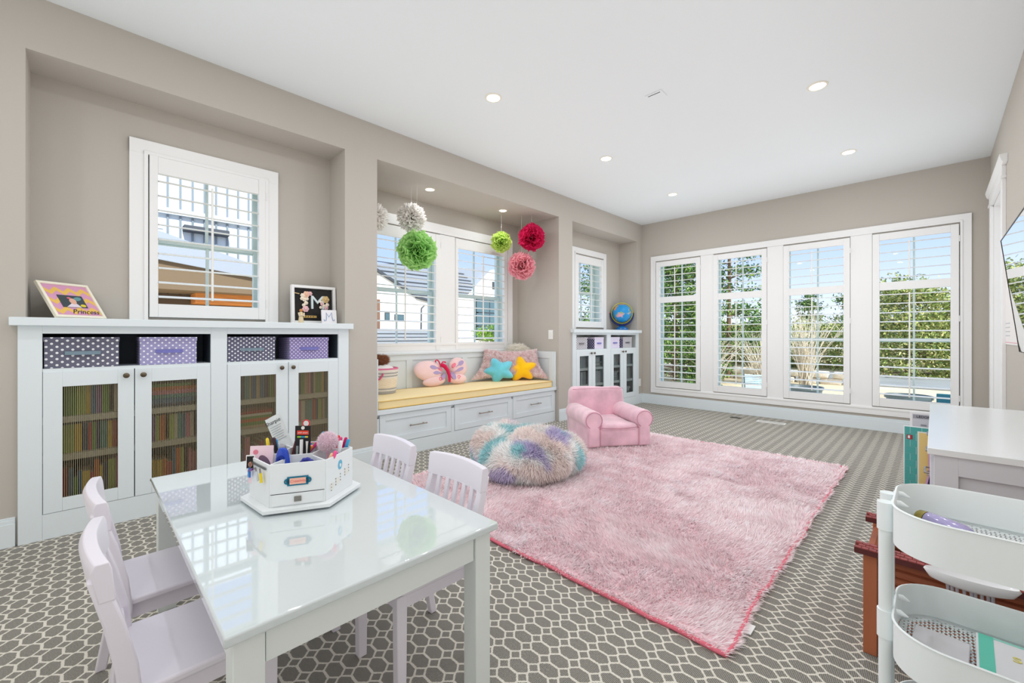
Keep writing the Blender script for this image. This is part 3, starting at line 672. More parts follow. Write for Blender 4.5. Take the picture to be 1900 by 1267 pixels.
# pile: more blades near the camera
def rug_pile(n, dens_pow=1.1):
    uv = rng.random((n*3, 2)); x = RX0+(RX1-RX0)*uv[:, 0]; y = RY0+(RY1-RY0)*uv[:, 1]
    d = np.sqrt(x*x+y*y); pr = np.clip((2.0/d)**dens_pow, 0, 1); keep = rng.random(len(x)) < pr; uv = uv[keep][:n]
    P = np.empty((len(uv), 3)); D = np.empty_like(P); L_ = np.empty(len(uv)); C = np.empty_like(P)
    for k, (u, v) in enumerate(uv):
        x, y = rug_xy(u, v); e = min(1, 12*min(u, 1-u, v, 1-v)+.35); z = max(.006, rug_z(x, y)*e)-.002
        P[k] = (x, y, z)
        a = noise.noise((x*1.3, y*1.3, 5))*4+noise.noise((x*6, y*6, 9))*1.6
        q = noise.noise((x*3.0, y*9, 20)); q2 = noise.noise((x*16, y*22, 31))
        lean = .75+.3*q
        D[k] = (cos(a)*lean*.8+.15, sin(a)*lean, .75)
        ex = (1 if u > .985 else -1 if u < .015 else 0); ey = (1 if v > .985 else -1 if v < .015 else 0)
        D[k, 0] += ex*.8; D[k, 1] += ey*.7
        L_[k] = .034+.010*q2+.006*q
        C[k] = np.array(lin((254, 238, 241)))*(1+.10*q2+.08*q)
    D += rng.normal(0, .16, D.shape); C *= rng.uniform(.9, 1.08, (len(C), 1)); C[:, 0] *= 1.0
    return P, D, L_, np.clip(C, 0, 1)
P, D, L_, C = rug_pile(150000)
dist = np.sqrt(P[:, 0]**2+P[:, 1]**2)
blades('pile', P, D, L_, .0030*np.clip(dist/1.8, .8, 2.2), C, M['fur'], rug, bend=.35)
MB().add([(-.62, 1.462, .0), (-.575, 1.455, .0), (-.57, 1.50, .02), (-.615, 1.505, .02), (-.62, 1.462, .002), (-.575, 1.455, .002), (-.57, 1.50, .022), (-.615, 1.505, .022)],
         [(0, 3, 2, 1), (4, 5, 6, 7), (0, 1, 5, 4), (2, 3, 7, 6), (1, 2, 6, 5), (3, 0, 4, 7)])
def edge_pt(u, v):
    x, y = rug_xy(u, v); return (x, y, .009)
bp_ = [edge_pt(i/60, 0) for i in range(61)]+[edge_pt(1, i/70) for i in range(1, 71)]+[edge_pt(1-i/60, 1) for i in range(1, 61)]+[edge_pt(0, 1-i/70) for i in range(1, 70)]
MB().tube(bp_, .008, 6, closed=True).build('edge_binding', mat('deep_pink_binding', (226, 116, 134), .9), rug, world=True, smooth=80)
MB().box(-.485, -.455, 1.64, 1.70, .002, .006).build('care_label', M['white'], rug, world=True, bevel=.0005)

# ------------------------------------------------------------------ fluffy bean bag
def union_r(d, ells):
    best = 0; c0 = Vector((0, 0, .12))
    vals = []
    for (c, r) in ells:                                   # far intersection of the ray c0 + t d with each ellipsoid
        o = Vector(((c0[i]-c[i])/r[i] for i in range(3))); dd = Vector((d[i]/r[i] for i in range(3)))
        a = dd.dot(dd); b = 2*o.dot(dd); cc = o.dot(o)-1; q = b*b-4*a*cc
        if q > 0:
            t = (-b+sqrt(q))/(2*a)
            if t > 0: vals.append(t)
    k = 18; return math.log(sum(math.exp(k*v) for v in vals))/k if vals else .1
bag = thing('bean_bag', 'fluffy pastel bean bag in white, teal, lilac and peach faux fur on the rug edge', 'bean bag', (-2.22, 2.40, .018), (0, 0, R(44.84)))
ells = [((.025, 0, .12), (.365, .37, .130)), ((-.20, .12, .165), (.19, .21, .150)), ((.14, .03, .155), (.26, .28, .135)), ((-.05, -.13, .12), (.29, .25, .135))]
def bag_pt(a, b):                                         # a: polar, b: azimuth
    d = Vector((sin(a)*cos(b), sin(a)*sin(b), cos(a))); t = union_r(d, ells)
    p = Vector((0, 0, .12))+d*t
    cr = abs(noise.noise((p.x*4.5, p.y*4.5, p.z*3+2)))
    t *= 1-.09*max(0, .25-cr)/.25+.05*noise.noise((p.x*6, p.y*6, p.z*6))
    p = Vector((0, 0, .12))+d*t; p.z = max(p.z, .022); return p
nu, nv = 96, 54
V = [bag_pt(pi*j/nv, 2*pi*i/nu) for j in range(nv+1) for i in range(nu)]
F = [(j*nu+i, (j+1)*nu+i, (j+1)*nu+(i+1) % nu, j*nu+(i+1) % nu) for j in range(nv) for i in range(nu)]
BC = [lin(c) for c in ((253, 251, 250), (176, 224, 229), (212, 202, 232), (252, 230, 224), (240, 232, 236))]
def bag_col(p):
    a = noise.noise((p[0]*5.6+4.3, p[1]*5.6, p[2]*6)); b = noise.noise((p[0]*5.4, p[1]*5.4+31, p[2]*6+7))
    w = np.array(BC[0]); k = np.clip((abs(a)-.20)/.12, 0, 1) if a > 0 else 0; j = np.clip((b-.20)/.12, 0, 1); q = np.clip((-a-.05)/.15, 0, 1)
    w = w*(1-q*.6)+np.array(BC[3])*q*.6; w = w*(1-j)+np.array(BC[2])*j; w = w*(1-k)+np.array(BC[1])*k
    return w
cols = np.array([bag_col(v) for v in V])*.9
np_mesh('bag_cover', [tuple(v) for v in V], F, M['fur'], bag, cols)
nb = 60000; P = np.empty((nb, 3)); D = np.empty((nb, 3)); C = np.empty((nb, 3))
Va = np.array([tuple(v) for v in V]).reshape(nv+1, nu, 3)
def grid_sample(Va, n, wrap=True):
    nv_, nu_ = Va.shape[0]-1, Va.shape[1]
    last = nu_ if wrap else nu_-1
    i = np.arange(last); j = np.arange(nv_)
    J, I = np.meshgrid(j, i, indexing='ij'); I2 = (I+1) % nu_
    A, B, C_, D_ = Va[J, I], Va[J, I2], Va[J+1, I], Va[J+1, I2]
    nr = np.cross(B-A, C_-A); ar = np.linalg.norm(nr, axis=2).ravel()
    w_ = ar/ar.sum(); k = rng.choice(len(w_), n, p=w_); jj, ii = k//last, k % last; i2 = (ii+1) % nu_
    u = rng.random((n, 1)); v = rng.random((n, 1))
    p = (Va[jj, ii]*(1-u)+Va[jj, i2]*u)*(1-v)+(Va[jj+1, ii]*(1-u)+Va[jj+1, i2]*u)*v
    nn = np.cross(Va[jj, i2]-Va[jj, ii]+1e-9, Va[jj+1, ii]-Va[jj, ii]); nn /= np.linalg.norm(nn, axis=1, keepdims=True)+1e-9
    c = Va.reshape(-1, 3).mean(0); s = np.sign(((p-c)*nn).sum(1, keepdims=True)); s[s == 0] = 1
    return p, nn*s
def to_world(o, P, D):
    A = np.array(wm(o)); return P @ A[:3, :3].T+A[:3, 3], D @ A[:3, :3].T
P, D = grid_sample(Va, nb)
flow = np.array([(noise.noise((p[0]*3, p[1]*3, 1))*1.6, noise.noise((p[0]*3, p[1]*3, 8))*1.6, -.7) for p in P])
C = np.array([bag_col(p+rng.normal(0, .006, 3)) for p in P])*rng.uniform(.82, 1.08, (nb, 1))
ok = P[:, 2] > .025; P, D, flow, C = P[ok], D[ok], flow[ok], C[ok]
Pw, Dw = to_world(bag, P, D*.8+flow*.75+rng.normal(0, .14, P.shape))
Dw[:, 2] = np.where(Pw[:, 2] < .05, np.abs(Dw[:, 2])*.2, Dw[:, 2])
blades('fur', Pw, Dw, rng.uniform(.035, .06, len(P)), .0038, np.clip(C, 0, 1), M['fur'], bag, bend=.4)

# ------------------------------------------------------------------ child's plush armchair
M['plush'] = mat('pink_plush', (228, 186, 200), .85, .2, bump=(260, .5, .003), var=(6, .2), sheen=.7)
M['seam'] = mat('pink_seam', (196, 140, 158), .8)
ac = thing('kids_armchair', "child's pink plush armchair with rolled arms on the rug corner", 'armchair', (-2.303, 3.626, .012), (0, 0, math.atan2(.475, .323)))
def soft(mb, name, parent, m=None, bev=.03, seg=4, disp=.012, sc=5, sub=1):
    o = mb.build(name, m or M['plush'], parent, smooth=0)
    me = o.data; bm = bmesh.new(); bm.from_mesh(me)
    bmesh.ops.bevel(bm, geom=[e for e in bm.edges if len(e.link_faces) == 2 and e.calc_face_angle(0) > .5], offset=bev, segments=seg, profile=.5, affect='EDGES')
    bmesh.ops.triangulate(bm, faces=[f for f in bm.faces if len(f.verts) > 4])
    for _ in range(sub): bmesh.ops.subdivide_edges(bm, edges=[e for e in bm.edges if e.calc_length() > .05], cuts=2, use_grid_fill=True)
    bm.normal_update()
    for v in bm.verts:
        k = noise.noise((v.co.x*sc+3, v.co.y*sc, v.co.z*sc)); v.co += v.normal*disp*k
    bm.to_mesh(me); bm.free(); me.polygons.foreach_set('use_smooth', [True]*len(me.polygons)); me.update()
    return o
soft(MB().box(-.20, .20, -.318, .20, .022, .185), 'base', ac, bev=.022)
soft(MB().box(-.185, .185, -.322, .19, .150, .225), 'seat', ac, bev=.035, disp=.010)
b = MB(); b.box(-.295, .295, .185, .325, .022, .505, M=None)
o = soft(b, 'backrest', ac, bev=.05, disp=.014)
for v in o.data.vertices: v.co.y += .05*(v.co.z-.1)*.6; v.co.x *= 1-.05*(v.co.z > .4)*(v.co.z-.4)/.1
for s in (-1, 1):
    prof = []
    for k in range(17):
        a = R(-50+280*k/16); prof.append((s*.248+.088*cos(a)*1.0, .268+.085*sin(a)))
    prof = [(s*.248+.062, .022)]+prof+[(s*.248-.062, .022)]
    o = MB().prism(prof, -.322, .24, 'y').build('armrest', M['plush'], ac, bevel=.016, seg=3, smooth=55)
    # tufted front disc seam and inner line
    c = [(s*.248+.078*cos(R(-60+300*k/24)), -.324, .268+.075*sin(R(-60+300*k/24))) for k in range(25)]
    MB().tube(c, .0028, 5).build('piping', M['seam'], o)
for x in (-.186, .186): MB().tube([(x, -.324, .03), (x, -.325, .20)], .0025, 5).build('piping', M['seam'], ac)
MB().tube([(-.18, -.322, .200), (-.09, -.327, .193), (.0, -.328, .19), (.09, -.327, .193), (.18, -.322, .200)], .003, 5).build('piping', M['seam'], ac)
MB().tube([(-.275, .186, .49), (0, .186, .497), (.275, .186, .49)], .0028, 5).build('piping', M['seam'], ac)

# ------------------------------------------------------------------ play table and four chairs
M['gloss'] = mat('glossy_white_lacquer', (208, 216, 218), .03, .6, coat=1)
M['tablebody'] = mat('table_frame_white', (222, 228, 226), .4, .4)
T_ = thing('play_table', 'low white play table with a glossy top beside the long cabinet', 'table', (-1.531, .519, 0))
TX, TY = .619, .342
MB().box(-TX, TX, -TY, TY, .478, .500).build('tabletop', M['gloss'], T_, bevel=.005, seg=3)
for s in (-1, 1):
    MB().box(-TX+.075, TX-.075, s*(TY-.033)-.009, s*(TY-.033)+.009, .405, .478).build('apron', M['tablebody'], T_, bevel=.001)
    MB().box(s*(TX-.033)-.009, s*(TX-.033)+.009, -TY+.075, TY-.075, .405, .478).build('apron', M['tablebody'], T_, bevel=.001)
leg0 = None
for sx_ in (-1, 1):
    for sy_ in (-1, 1):
        if leg0 is None: leg0 = MB().box(-.0275, .0275, -.0275, .0275, 0, .478).build('leg', M['tablebody'], T_, bevel=.002); leg0.location = (sx_*(TX-.045), sy_*(TY-.045), 0)
        else: like(leg0, 'leg', T_, (sx_*(TX-.045), sy_*(TY-.045), 0))
M['chairp'] = mat('lavender_white_paint', (230, 225, 235), .3, .4)
def make_chair():
    t = thing('kids_chair', 'x', 'chair', group='lavender white slat-back chairs around the play table')
    w = .14
    s_ = MB(); pts = []
    for (x, y) in ((-.145, -.125), (-.145, .128), (-.118, .152), (.118, .152), (.145, .128), (.145, -.125)): pts.append((x, y))
    s_.prism(pts, .302, .322, 'z').build('seat', M['chairp'], t, bevel=.006, seg=3)
    for s in (-1, 1):
        m = MB(); prof = [(-.158, 0), (-.130, .16), (-.122, .30), (-.130, .38), (-.150, .48), (-.176, .575)]
        m = MB(); th = [.013, .015, .018, .018, .016, .013]; x0, x1 = s*w-.012, s*w+.012
        poly = [(y-q, z) for (y, z), q in zip(prof, th)]+[(y+q, z) for (y, z), q in reversed(list(zip(prof, th)))]
        m.prism(poly, x0, x1, 'x'); m.build('rear_post', M['chairp'], t, bevel=.004)
        m = MB(); m.prism([(-.014, 0), (.014, 0), (.017, .302), (-.017, .302)], -.014, .014, 'x'); l = m.build('leg', M['chairp'], t, bevel=.003); l.location = (s*.122, .134, 0)
        MB().box(s*.122-.009, s*.122+.009, -.11, .118, .262, .303).build('apron', M['chairp'], t)
    MB().box(-.11, .11, .126, .143, .258, .303).build('apron', M['chairp'], t)
    MB().box(-.13, .13, -.132, -.116, .262, .303).build('apron', M['chairp'], t)
    # curved crest rail
    n = 12; m = MB(); vs = []
    for i in range(n+1):
        x = -w-.013+(2*w+.026)*i/n; q = 1-(2*i/n-1)**2; yb_ = -.158-.016*q
        for (dy, z) in ((.012, .528), (-.014, .528), (-.026, .592), (-.019, .606), (.002, .606), (.006, .592)): vs.append((x, yb_+dy, z+.006*q*(z > .55)))
    fs = [tuple(range(5, -1, -1)), tuple(n*6+k for k in range(6))]
    for i in range(n):
        for k in range(6): fs.append((i*6+k, i*6+(k+1) % 6, (i+1)*6+(k+1) % 6, (i+1)*6+k))
    m.add(vs, fs); m.build('crest_rail', M['chairp'], t, bevel=.002, smooth=40)
    MB().box(-w+.01, w-.01, -.141, -.122, .345, .375).build('lower_rail', M['chairp'], t, bevel=.002)
    s0 = None
    for k in range(5):
        x = -.095+.0475*k; q = 1-(x/.14)**2
        if s0 is None or True:
            m = MB(); m.prism([(-.137, .37), (-.125, .37), (-.150-.012*q, .535), (-.162-.012*q, .535)], -.009, .009, 'x')
            s0 = m.build('slat', M['chairp'], t, bevel=.0015); s0.location = (x, 0, 0)
    for z in (.50,):
        for s in (-1, 1): MB().box(s*w-.0125, s*w+.0125, -.168, -.139, z, z+.0008).build('seam', M['seam'], t) if False else None
    return t
ch = make_chair()
spots = [((-1.216, .775), 180, 'lavender-white slat-back chair on the rug side, nearer the camera at the table corner'),
         ((-1.64, .765), 180, 'lavender-white slat-back chair beyond the craft organizer, back to the window seat'),
         ((-1.72, .195), 1, 'lavender-white slat-back chair on the left table side, nearer the long cabinet'),
         ((-1.30, .19), 0, 'lavender-white slat-back chair at the lower left edge of the photo, closest to the camera')]
for i, ((x, y), a, lb) in enumerate(spots):
    o = ch if i == 0 else copy_tree(ch); o.location = (x, y, 0); o.rotation_euler = (0, 0, R(a)); o['label'] = lb

# ------------------------------------------------------------------ white dresser, log dollhouse, trolley at the right
ds = thing('white_dresser', 'low white dresser with panelled end at the right wall', 'dresser', (.175, 3.175, 0))
MB().box(-.195, .205, -.785, .785, .574, .600).build('dresser_top', mat('satin_white_top', (236, 239, 240), .22, .4), ds, bevel=.002)
m = MB(); m.box(-.172, .190, -.760, .760, .04, .574); m.build('carcass', mat('dresser_grey_white', (216, 217, 222), .45), ds, bevel=.001)
m = MB(); gw = mat('dresser_frame', (220, 221, 226), .45)
for (x0, x1, z0, z1) in ((-.176, -.108, .04, .574), (.13, .194, .04, .574), (-.108, .13, .50, .574), (-.108, .13, .04, .11)): m.box(x0, x1, -.774, -.760, z0, z1)
m.build('end_frame', gw, ds, bevel=.0012)
for k in range(2):
    for j in range(3):
        y0_ = -.745+.50*j
        d = MB(); d.box(-.188, -.172, y0_, y0_+.49, .08+.245*k, .31+.245*k); do = d.build('drawer', gw, ds, bevel=.002)
        MB().tube([(-.19, y0_+.19, .2+.245*k), (-.205, y0_+.19, .2+.245*k), (-.205, y0_+.30, .2+.245*k), (-.19, y0_+.30, .2+.245*k)], .004, 6).build('drawer_pull', M['metal'], do)
for sx_ in (-.15, .17):
    for sy_ in (-.73, .73): MB().box(sx_-.02, sx_+.02, sy_-.02, sy_+.02, 0, .04).build('foot', gw, ds)

M['log'] = mat('brown_log_wood', (150, 84, 58), .55, .3, bump=(30, .3, .003), var=(8, .22), stretch=(.12, 1, 1))
M['post'] = mat('orange_brown_post', (176, 104, 72), .55, .3, var=(14, .12), stretch=(1, 1, .15))
M['shingle'] = mat('red_shingle', (150, 74, 72), .5, .3, var=(40, .3)); M['fascia'] = mat('dark_red_fascia', (88, 34, 34), .5)
dh = thing('log_dollhouse', 'brown log cabin dollhouse with red shingle ledges behind the rolling cart', 'dollhouse', (.09, 2.0, 0))
hx0, hx1 = -.262, .285
lg = None
for yy in (-.15, .15):
    for k in range(12):
        z = .018+.0265*k
        if lg is None:
            lg = MB().tube([(hx0+.03, 0, 0), (hx1, 0, 0)], .0145, 10).build('log', M['log'], dh); lg.location = (0, yy, z)
        else: like(lg, 'log', dh, (0, yy, z))
ls = None
for k in range(12):
    z = .018+.0265*k
    if ls is None: ls = MB().tube([(0, -.13, 0), (0, .13, 0)], .0145, 10).build('log', M['log'], dh); ls.location = (hx0+.02, 0, z)
    else: like(ls, 'log', dh, (hx0+.02, 0, z))
MB().box(hx0+.01, hx1, -.15, .15, .0, .012).build('floor_board', M['post'], dh)
p0 = MB().box(-.018, .018, -.02, .02, 0, .328).build('corner_post', M['post'], dh, bevel=.002); p0.location = (hx0+.022, -.158, 0); like(p0, 'corner_post', dh, (hx0+.022, .158, 0))
for s in (-1, 1):
    m = MB(); yc = s*.165
    m.box(hx0-.018, hx1, yc-.026, yc+.022, .328, .346); lo = m.build('ledge', M['fascia'], dh, bevel=.001)
    m = MB()
    for r_ in range(3):
        y0_ = yc-.027+r_*.0165; n_ = 30; w_ = (hx1-hx0+.018)/n_
        for q in range(n_):
            x0 = hx0-.018+(q+.5*(r_ % 2))*w_
            m.box(x0+.0006, min(x0+w_-.0006, hx1+.001), y0_, y0_+.0158, .346, .3485+.0012*random.random()+.0015*r_)
    tag(m.build('shingles', M['shingle'], lo, smooth=0), kind='stuff')
# glossy white tray with icicle drips on the near ledge
M['gwhite'] = mat('glossy_white_plastic', (240, 240, 242), .12, .5, coat=.4)
M['drip'] = mat('grey_translucent_drip', (206, 200, 208), .2, .5, trans=.35)
tr = thing('oval_tray', 'glossy white oval tray with grey translucent drips, under the top shelf of the cart', 'tray', (.072, 1.776, .356), (0, R(0), R(2)))
m = MB(); prof = [(0, -.022), (.05, -.021), (.085, -.014), (.098, 0), (.094, .004), (.08, -.006), (.045, -.013), (0, -.014)]
m.lathe([(r*.98, z) for r, z in prof], n=40); 
for i, v in enumerate(m.v): m.v[i] = (v[0]*1.0, v[1]*.30, v[2]*1.45)
m.build('tray_body', M['gwhite'], tr, smooth=60)
for k, (x, l_) in enumerate([(-.045, .022), (-.036, .05), (-.026, .046), (-.012, .028), (.002, .03), (.010, .055), (.022, .03), (.034, .035), (.043, .078)]):
    MB().tube([(x, .0, -.028), (x+.001, .0, -.028-l_*.5), (x+.001, .0, -.028-l_)], [.0042, .0040, .003], 8).build('drip', M['drip'], tr)

# rolling three-tier cart
M['cart'] = mat('white_powder_coat', (238, 244, 245), .45, .4)
ct = thing('rolling_cart', 'white metal three-tier rolling cart at the right edge of the photo', 'cart', (.152, 1.435, 0))
CXh, CYh, RC = .222, .165, .095
def ring(x, y, r, z, n=10): return rrect(-x, x, -y, y, r, z, n)
def tray(z1, hgt=.090):
    m = MB(); z0 = z1-hgt
    loops = [ring(CXh, CYh, RC, z0), ring(CXh, CYh, RC, z1-.002), ring(CXh+.003, CYh+.003, RC+.003, z1), ring(CXh-.001, CYh-.001, RC, z1+.002), ring(CXh-.004, CYh-.004, RC-.004, z1-.002), ring(CXh-.004, CYh-.004, RC-.004, z0+.012)]
    n = len(loops[0]); vs = [p for l in loops for p in l]; fs = []
    for a in range(len(loops)-1):
        for k in range(n): fs.append((a*n+k, a*n+(k+1) % n, (a+1)*n+(k+1) % n, (a+1)*n+k))
    m.add(vs, fs); o = m.build('tray', M['cart'], ct, smooth=45, fixn=False)
    # perforated floor: crossing strips leave diamond holes
    g = MB(); hx, hy = CXh-.004, CYh-.004; p = .0155; w = .0022
    def clip(c, s):                       # line x - s*y = c clipped to the rounded floor
        ys = []
        for k in range(61):
            y = -hy+2*hy*k/60; x = c+s*y
            dx, dy = abs(x)-(hx-RC), abs(y)-(hy-RC)
            if abs(x) <= hx and not (dx > 0 and dy > 0 and dx*dx+dy*dy > RC*RC): ys.append(y)
        return (min(ys), max(ys)) if ys else None
    c = -hx-hy
    while c < hx+hy:
        for s in (-1, 1):
            q = clip(c, s)
            if q and q[1]-q[0] > .01:
                a, b = q; g.add([(c+s*a-w, a, z0+.005), (c+s*a+w, a, z0+.005), (c+s*b+w, b, z0+.005), (c+s*b-w, b, z0+.005), (c+s*a-w, a, z0+.0035), (c+s*a+w, a, z0+.0035), (c+s*b+w, b, z0+.0035), (c+s*b-w, b, z0+.0035)],
                                [(0, 1, 2, 3), (4, 7, 6, 5), (0, 3, 7, 4), (1, 5, 6, 2)])
        c += p
    tag(g.build('perforated_floor', M['cart'], o, smooth=0), kind='stuff')
    r1 = ring(hx, hy, RC-.004, z0+.0045); r2 = ring(hx-.016, hy-.016, RC-.02, z0+.0045); n = len(r1)
    MB().add(r1+r2, [(k, (k+1) % n, n+(k+1) % n, n+k) for k in range(n)]).build('floor_rim', M['cart'], o, smooth=0)
    return o
for z in (.65, .38, .12): tray(z)
for sx_ in (-1, 1):
    for yy in (-.030, .055):
        x = sx_*(CXh+.0165)
        MB().tube([(x, yy, .05), (x, yy, .60)], .0135, 14).build('post', M['cart'], ct, smooth=50)
        for z in (.585, .318, .058):
            m = MB(); m.tube([(x, yy, z-.016), (x, yy, z+.052)], .0165, 14); m.tube([(x-sx_*.012, yy, z+.052), (x-sx_*.028, yy, z+.055), (x-sx_*.042, yy, z+.050)], [.008, .007, .002], 8); m.build('collar', M['cart'], ct, smooth=50)
    for yy in (-.11, .12):
        x = sx_*(CXh-.05)
        m = MB(); m.tube([(x, yy-.008, .024), (x, yy+.008, .024)], .024, 16); m.build('caster', M['black'], ct, smooth=50)
# things in the cart
M['gold'] = mat('gold_cap', (176, 160, 84), .25, .6, .7); M['lav'] = mat('lavender_iridescent', (178, 168, 214), .12, .6, .3, coat=.8)
t = thing('lavender_bottle', 'lavender bottle with gold cap lying in the top cart tray', 'bottle', (-.012, 1.50, .5865), (0, R(90), R(-38)))
MB().lathe([(0, .0), (.018, .001), (.020, .005), (.020, .08), (.015, .09), (0, .092)], n=24).build('bottle_body', M['lav'], t, smooth=50)
MB().lathe([(0, -.022), (.013, -.022), (.017, -.017), (.0185, 0), (0, 0)], n=24).build('cap', M['gold'], t, smooth=50)
t = thing('paper_pad', 'pale grey paper pad lying in the middle cart tray', 'paper pad', (.005, 1.43, .2965), (0, 0, R(-4)))
MB().box(-.045, .052, -.07, .075, 0, .012).build('pad_sheets', mat('grey_white_paper', (214, 212, 216), .7), t, bevel=.002)
t = thing('craft_box', 'white craft kit box with teal band and dark photo, middle cart tray', 'box', (.178, 1.43, .2965), (0, 0, R(-2)))
MB().box(-.11, .12, -.095, .10, 0, .030).build('carton', mat('box_white', (232, 232, 236), .4), t, bevel=.001)
MB().box(-.106, -.082, -.0955, .1005, .0001, .0306).build('band', mat('teal_band', (92, 206, 182), .4), t)
MB().box(-.082, .1205, .092, .1003, .0001, .0305).build('edge_band', mat('teal_band_light', (150, 220, 205), .4), t)
MB().box(-.035, .12, -.0955, .012, .0302, .0308).build('cover_photo', mat('dark_cover_print', (70, 64, 76), .35, var=(30, .7)), t)
m = MB(); m.box(.035, .085, -.075, -.04, .0308, .0311); m.build('cover_print', mat('green_print', (70, 140, 80), .4), t)
MB().box(.03, .05, -.02, -.01, .0308, .0311).build('cover_print', mat('red_print', (190, 50, 60), .4), t)
text('slime', 'lettering', .045, mat('yellow_outline_letters', (226, 214, 120), .5), t, (-.01, .035, .031), (0, 0, 0), ext=.0003)
text('yay', 'lettering', .04, mat('crimson_letters', (206, 40, 80), .5), t, (.085, .045, .031), (0, 0, 0), ext=.0003)
t = thing('teal_jar', 'teal jar in the bottom tray of the rolling cart', 'jar', (.0, 1.34, .0365))
MB().lathe([(0, 0), (.035, 0), (.038, .004), (.038, .10), (.035, .106), (0, .107)], n=24).build('jar_body', mat('teal_plastic', (90, 180, 190), .3), t, smooth=50)

# boards standing behind the dresser
t = thing('teal_playhouse_board', 'teal brick-print play board with yellow door behind the white dresser', 'play board', (.03, 4.02, 0))
teal = mat('teal_board', (78, 168, 162), .5)
MB().box(-.182, .2, 0, .012, 0, .424).build('board', M['white'], t, bevel=.001)
m = MB()
for r_ in range(9):
    z0 = .004+r_*.0465; off = .0 if r_ % 2 else .030
    x0 = -.177-off
    while x0 < .195:
        a, b_ = max(x0, -.177), min(x0+.058, .195)
        if b_-a > .004: m.box(a+.0004, b_-.0004, -.0012, 0, z0+.0004, min(z0+.0461, .42))
        x0 += .059
tag(m.build('printed_bricks', teal, t, smooth=0), kind='stuff')
MB().box(-.112, .12, -.0025, -.0012, 0, .395).build('door_surround', M['shelf'], t); MB().box(-.104, .112, -.0035, -.0025, 0, .387).build('yellow_door', mat('yellow_door_print', (232, 204, 132), .5), t)
f = MB().box(-.166, -.136, -.003, -.0012, .335, .365).build('fire_alarm_print', mat('red_alarm', (166, 48, 56), .5), t); MB().box(-.160, -.149, -.0036, -.003, .341, .360).build('flame_print', M['white'], f)
t = thing('play_figure_board', 'flat pink and purple figure cut-out standing between teal board and dresser', 'cut-out', (.0, 3.985, 0))
MB().prism([(-.055, 0), (-.028, .13), (-.028, .30), (-.012, .33), (.03, .33), (.05, .13), (.07, 0)], -.004, .004, 'y').build('cutout', mat('pink_cutout', (222, 172, 214), .5), t)
MB().prism([(-.042, .006), (-.020, .125), (.045, .125), (.06, .006)], -.005, -.004, 'y').build('purple_dress_print', mat('dark_purple_print', (66, 44, 84), .5), t)
MB().box(-.014, .035, -.0052, .0042, .322, .334).build('black_hair_print', M['black'], t)
t = thing('lettered_chart', 'white framed letter chart standing behind the teal play board', 'chart', (.05, 4.12, 0))
MB().box(-.172, .19, 0, .012, 0, .513).build('board', M['white'], t, bevel=.001)
MB().box(-.160, .178, -.001, 0, .01, .50).build('grey_sheet', mat('chart_grey', (205, 206, 212), .6), t); MB().box(-.157, .175, -.0018, -.001, .468, .494).build('header_band', mat('chart_band', (160, 160, 168), .6), t)
text('LEDONAL', 'lettering', .022, M['dark'], t, (-.09, -.003, .481), (R(90), 0, 0)); MB().box(-.118, -.088, -.002, -.001, .418, .43).build('dark_mark', mat('chart_mark', (150, 150, 158), .6), t)
text('J.', 'lettering', .04, M['dark'], t, (-.062, -.003, .422), (R(90), 0, 0))

# wall mirror tilted forward over the dresser, and the poster beyond it
mm = bpy.data.materials.new('mirror_silver'); mm.use_nodes = True; b = mm.node_tree.nodes['Principled BSDF']; b.inputs['Metallic'].default_value = 1; b.inputs['Roughness'].default_value = .01; b.inputs['Base Color'].default_value = (.95, .96, .96, 1)
t = thing('wall_mirror', 'large wall mirror tilted forward above the white dresser', 'mirror', (.379, 3.35, .955), (0, R(-6.2), 0))
MB().box(-.012, -.002, -.66, .655, 0, .685).build('mirror_glass', mm, t, smooth=0)
m = MB(); m.box(-.014, 0, .655, .659, 0, .685); m.box(-.014, 0, -.664, -.66, 0, .685); m.box(-.014, 0, -.664, .659, .685, .689); m.box(-.014, 0, -.664, .659, -.004, 0); m.build('dark_rim', M['bronze'], t)
t = thing('wall_poster', 'pale paper chart with a pink lower line on the right wall beyond the mirror', 'poster', (XR, 4.60, .985))
MB().box(-.004, 0, -.335, .34, 0, .76).build('sheet', mat('poster_paper', (236, 232, 230), .6), t); MB().box(-.0046, -.004, -.335, .34, .012, .018).build('pink_line', mat('pink_line', (226, 170, 180), .6), t)
for k in range(4): MB().box(-.0046, -.004, .04, .29, .06+.03*k, .068+.03*k).build('printed_line', mat('grey_print', (196, 196, 202), .6), t)

# ------------------------------------------------------------------ things on the window seat
ZC = .504
def puffed(outline, thick, rings=9, centre=(0, 0), back=.55):
    """a stuffed shape: outline [(a, b)], bulging to both sides; returns verts (a, c, b) and faces; front is -c"""
    n = len(outline); vs = []; fs = []
    for side in (-1, 1):
        k0 = len(vs)
        for r_ in range(rings+1):
            s_ = sin(pi/2*r_/rings); h = (1-s_**2.6)**.5 if s_ < 1 else 0
            for (a, b) in outline:
                x = centre[0]+(a-centre[0])*s_; z = centre[1]+(b-centre[1])*s_
                vs.append((x, side*thick/2*h*(1 if side < 0 else back), z))
        for r_ in range(rings):
            for k in range(n):
                q = (k0+r_*n+k, k0+r_*n+(k+1) % n, k0+(r_+1)*n+(k+1) % n, k0+(r_+1)*n+k); fs.append(q if side > 0 else q[::-1])
    return vs, fs
def ell(cx_, cz_, rx, rz, rot=0, n=36):
    return [(cx_+rx*cos(t)*cos(rot)-rz*sin(t)*sin(rot), cz_+rx*cos(t)*sin(rot)+rz*sin(t)*cos(rot)) for t in [2*pi*i/n for i in range(n)]]
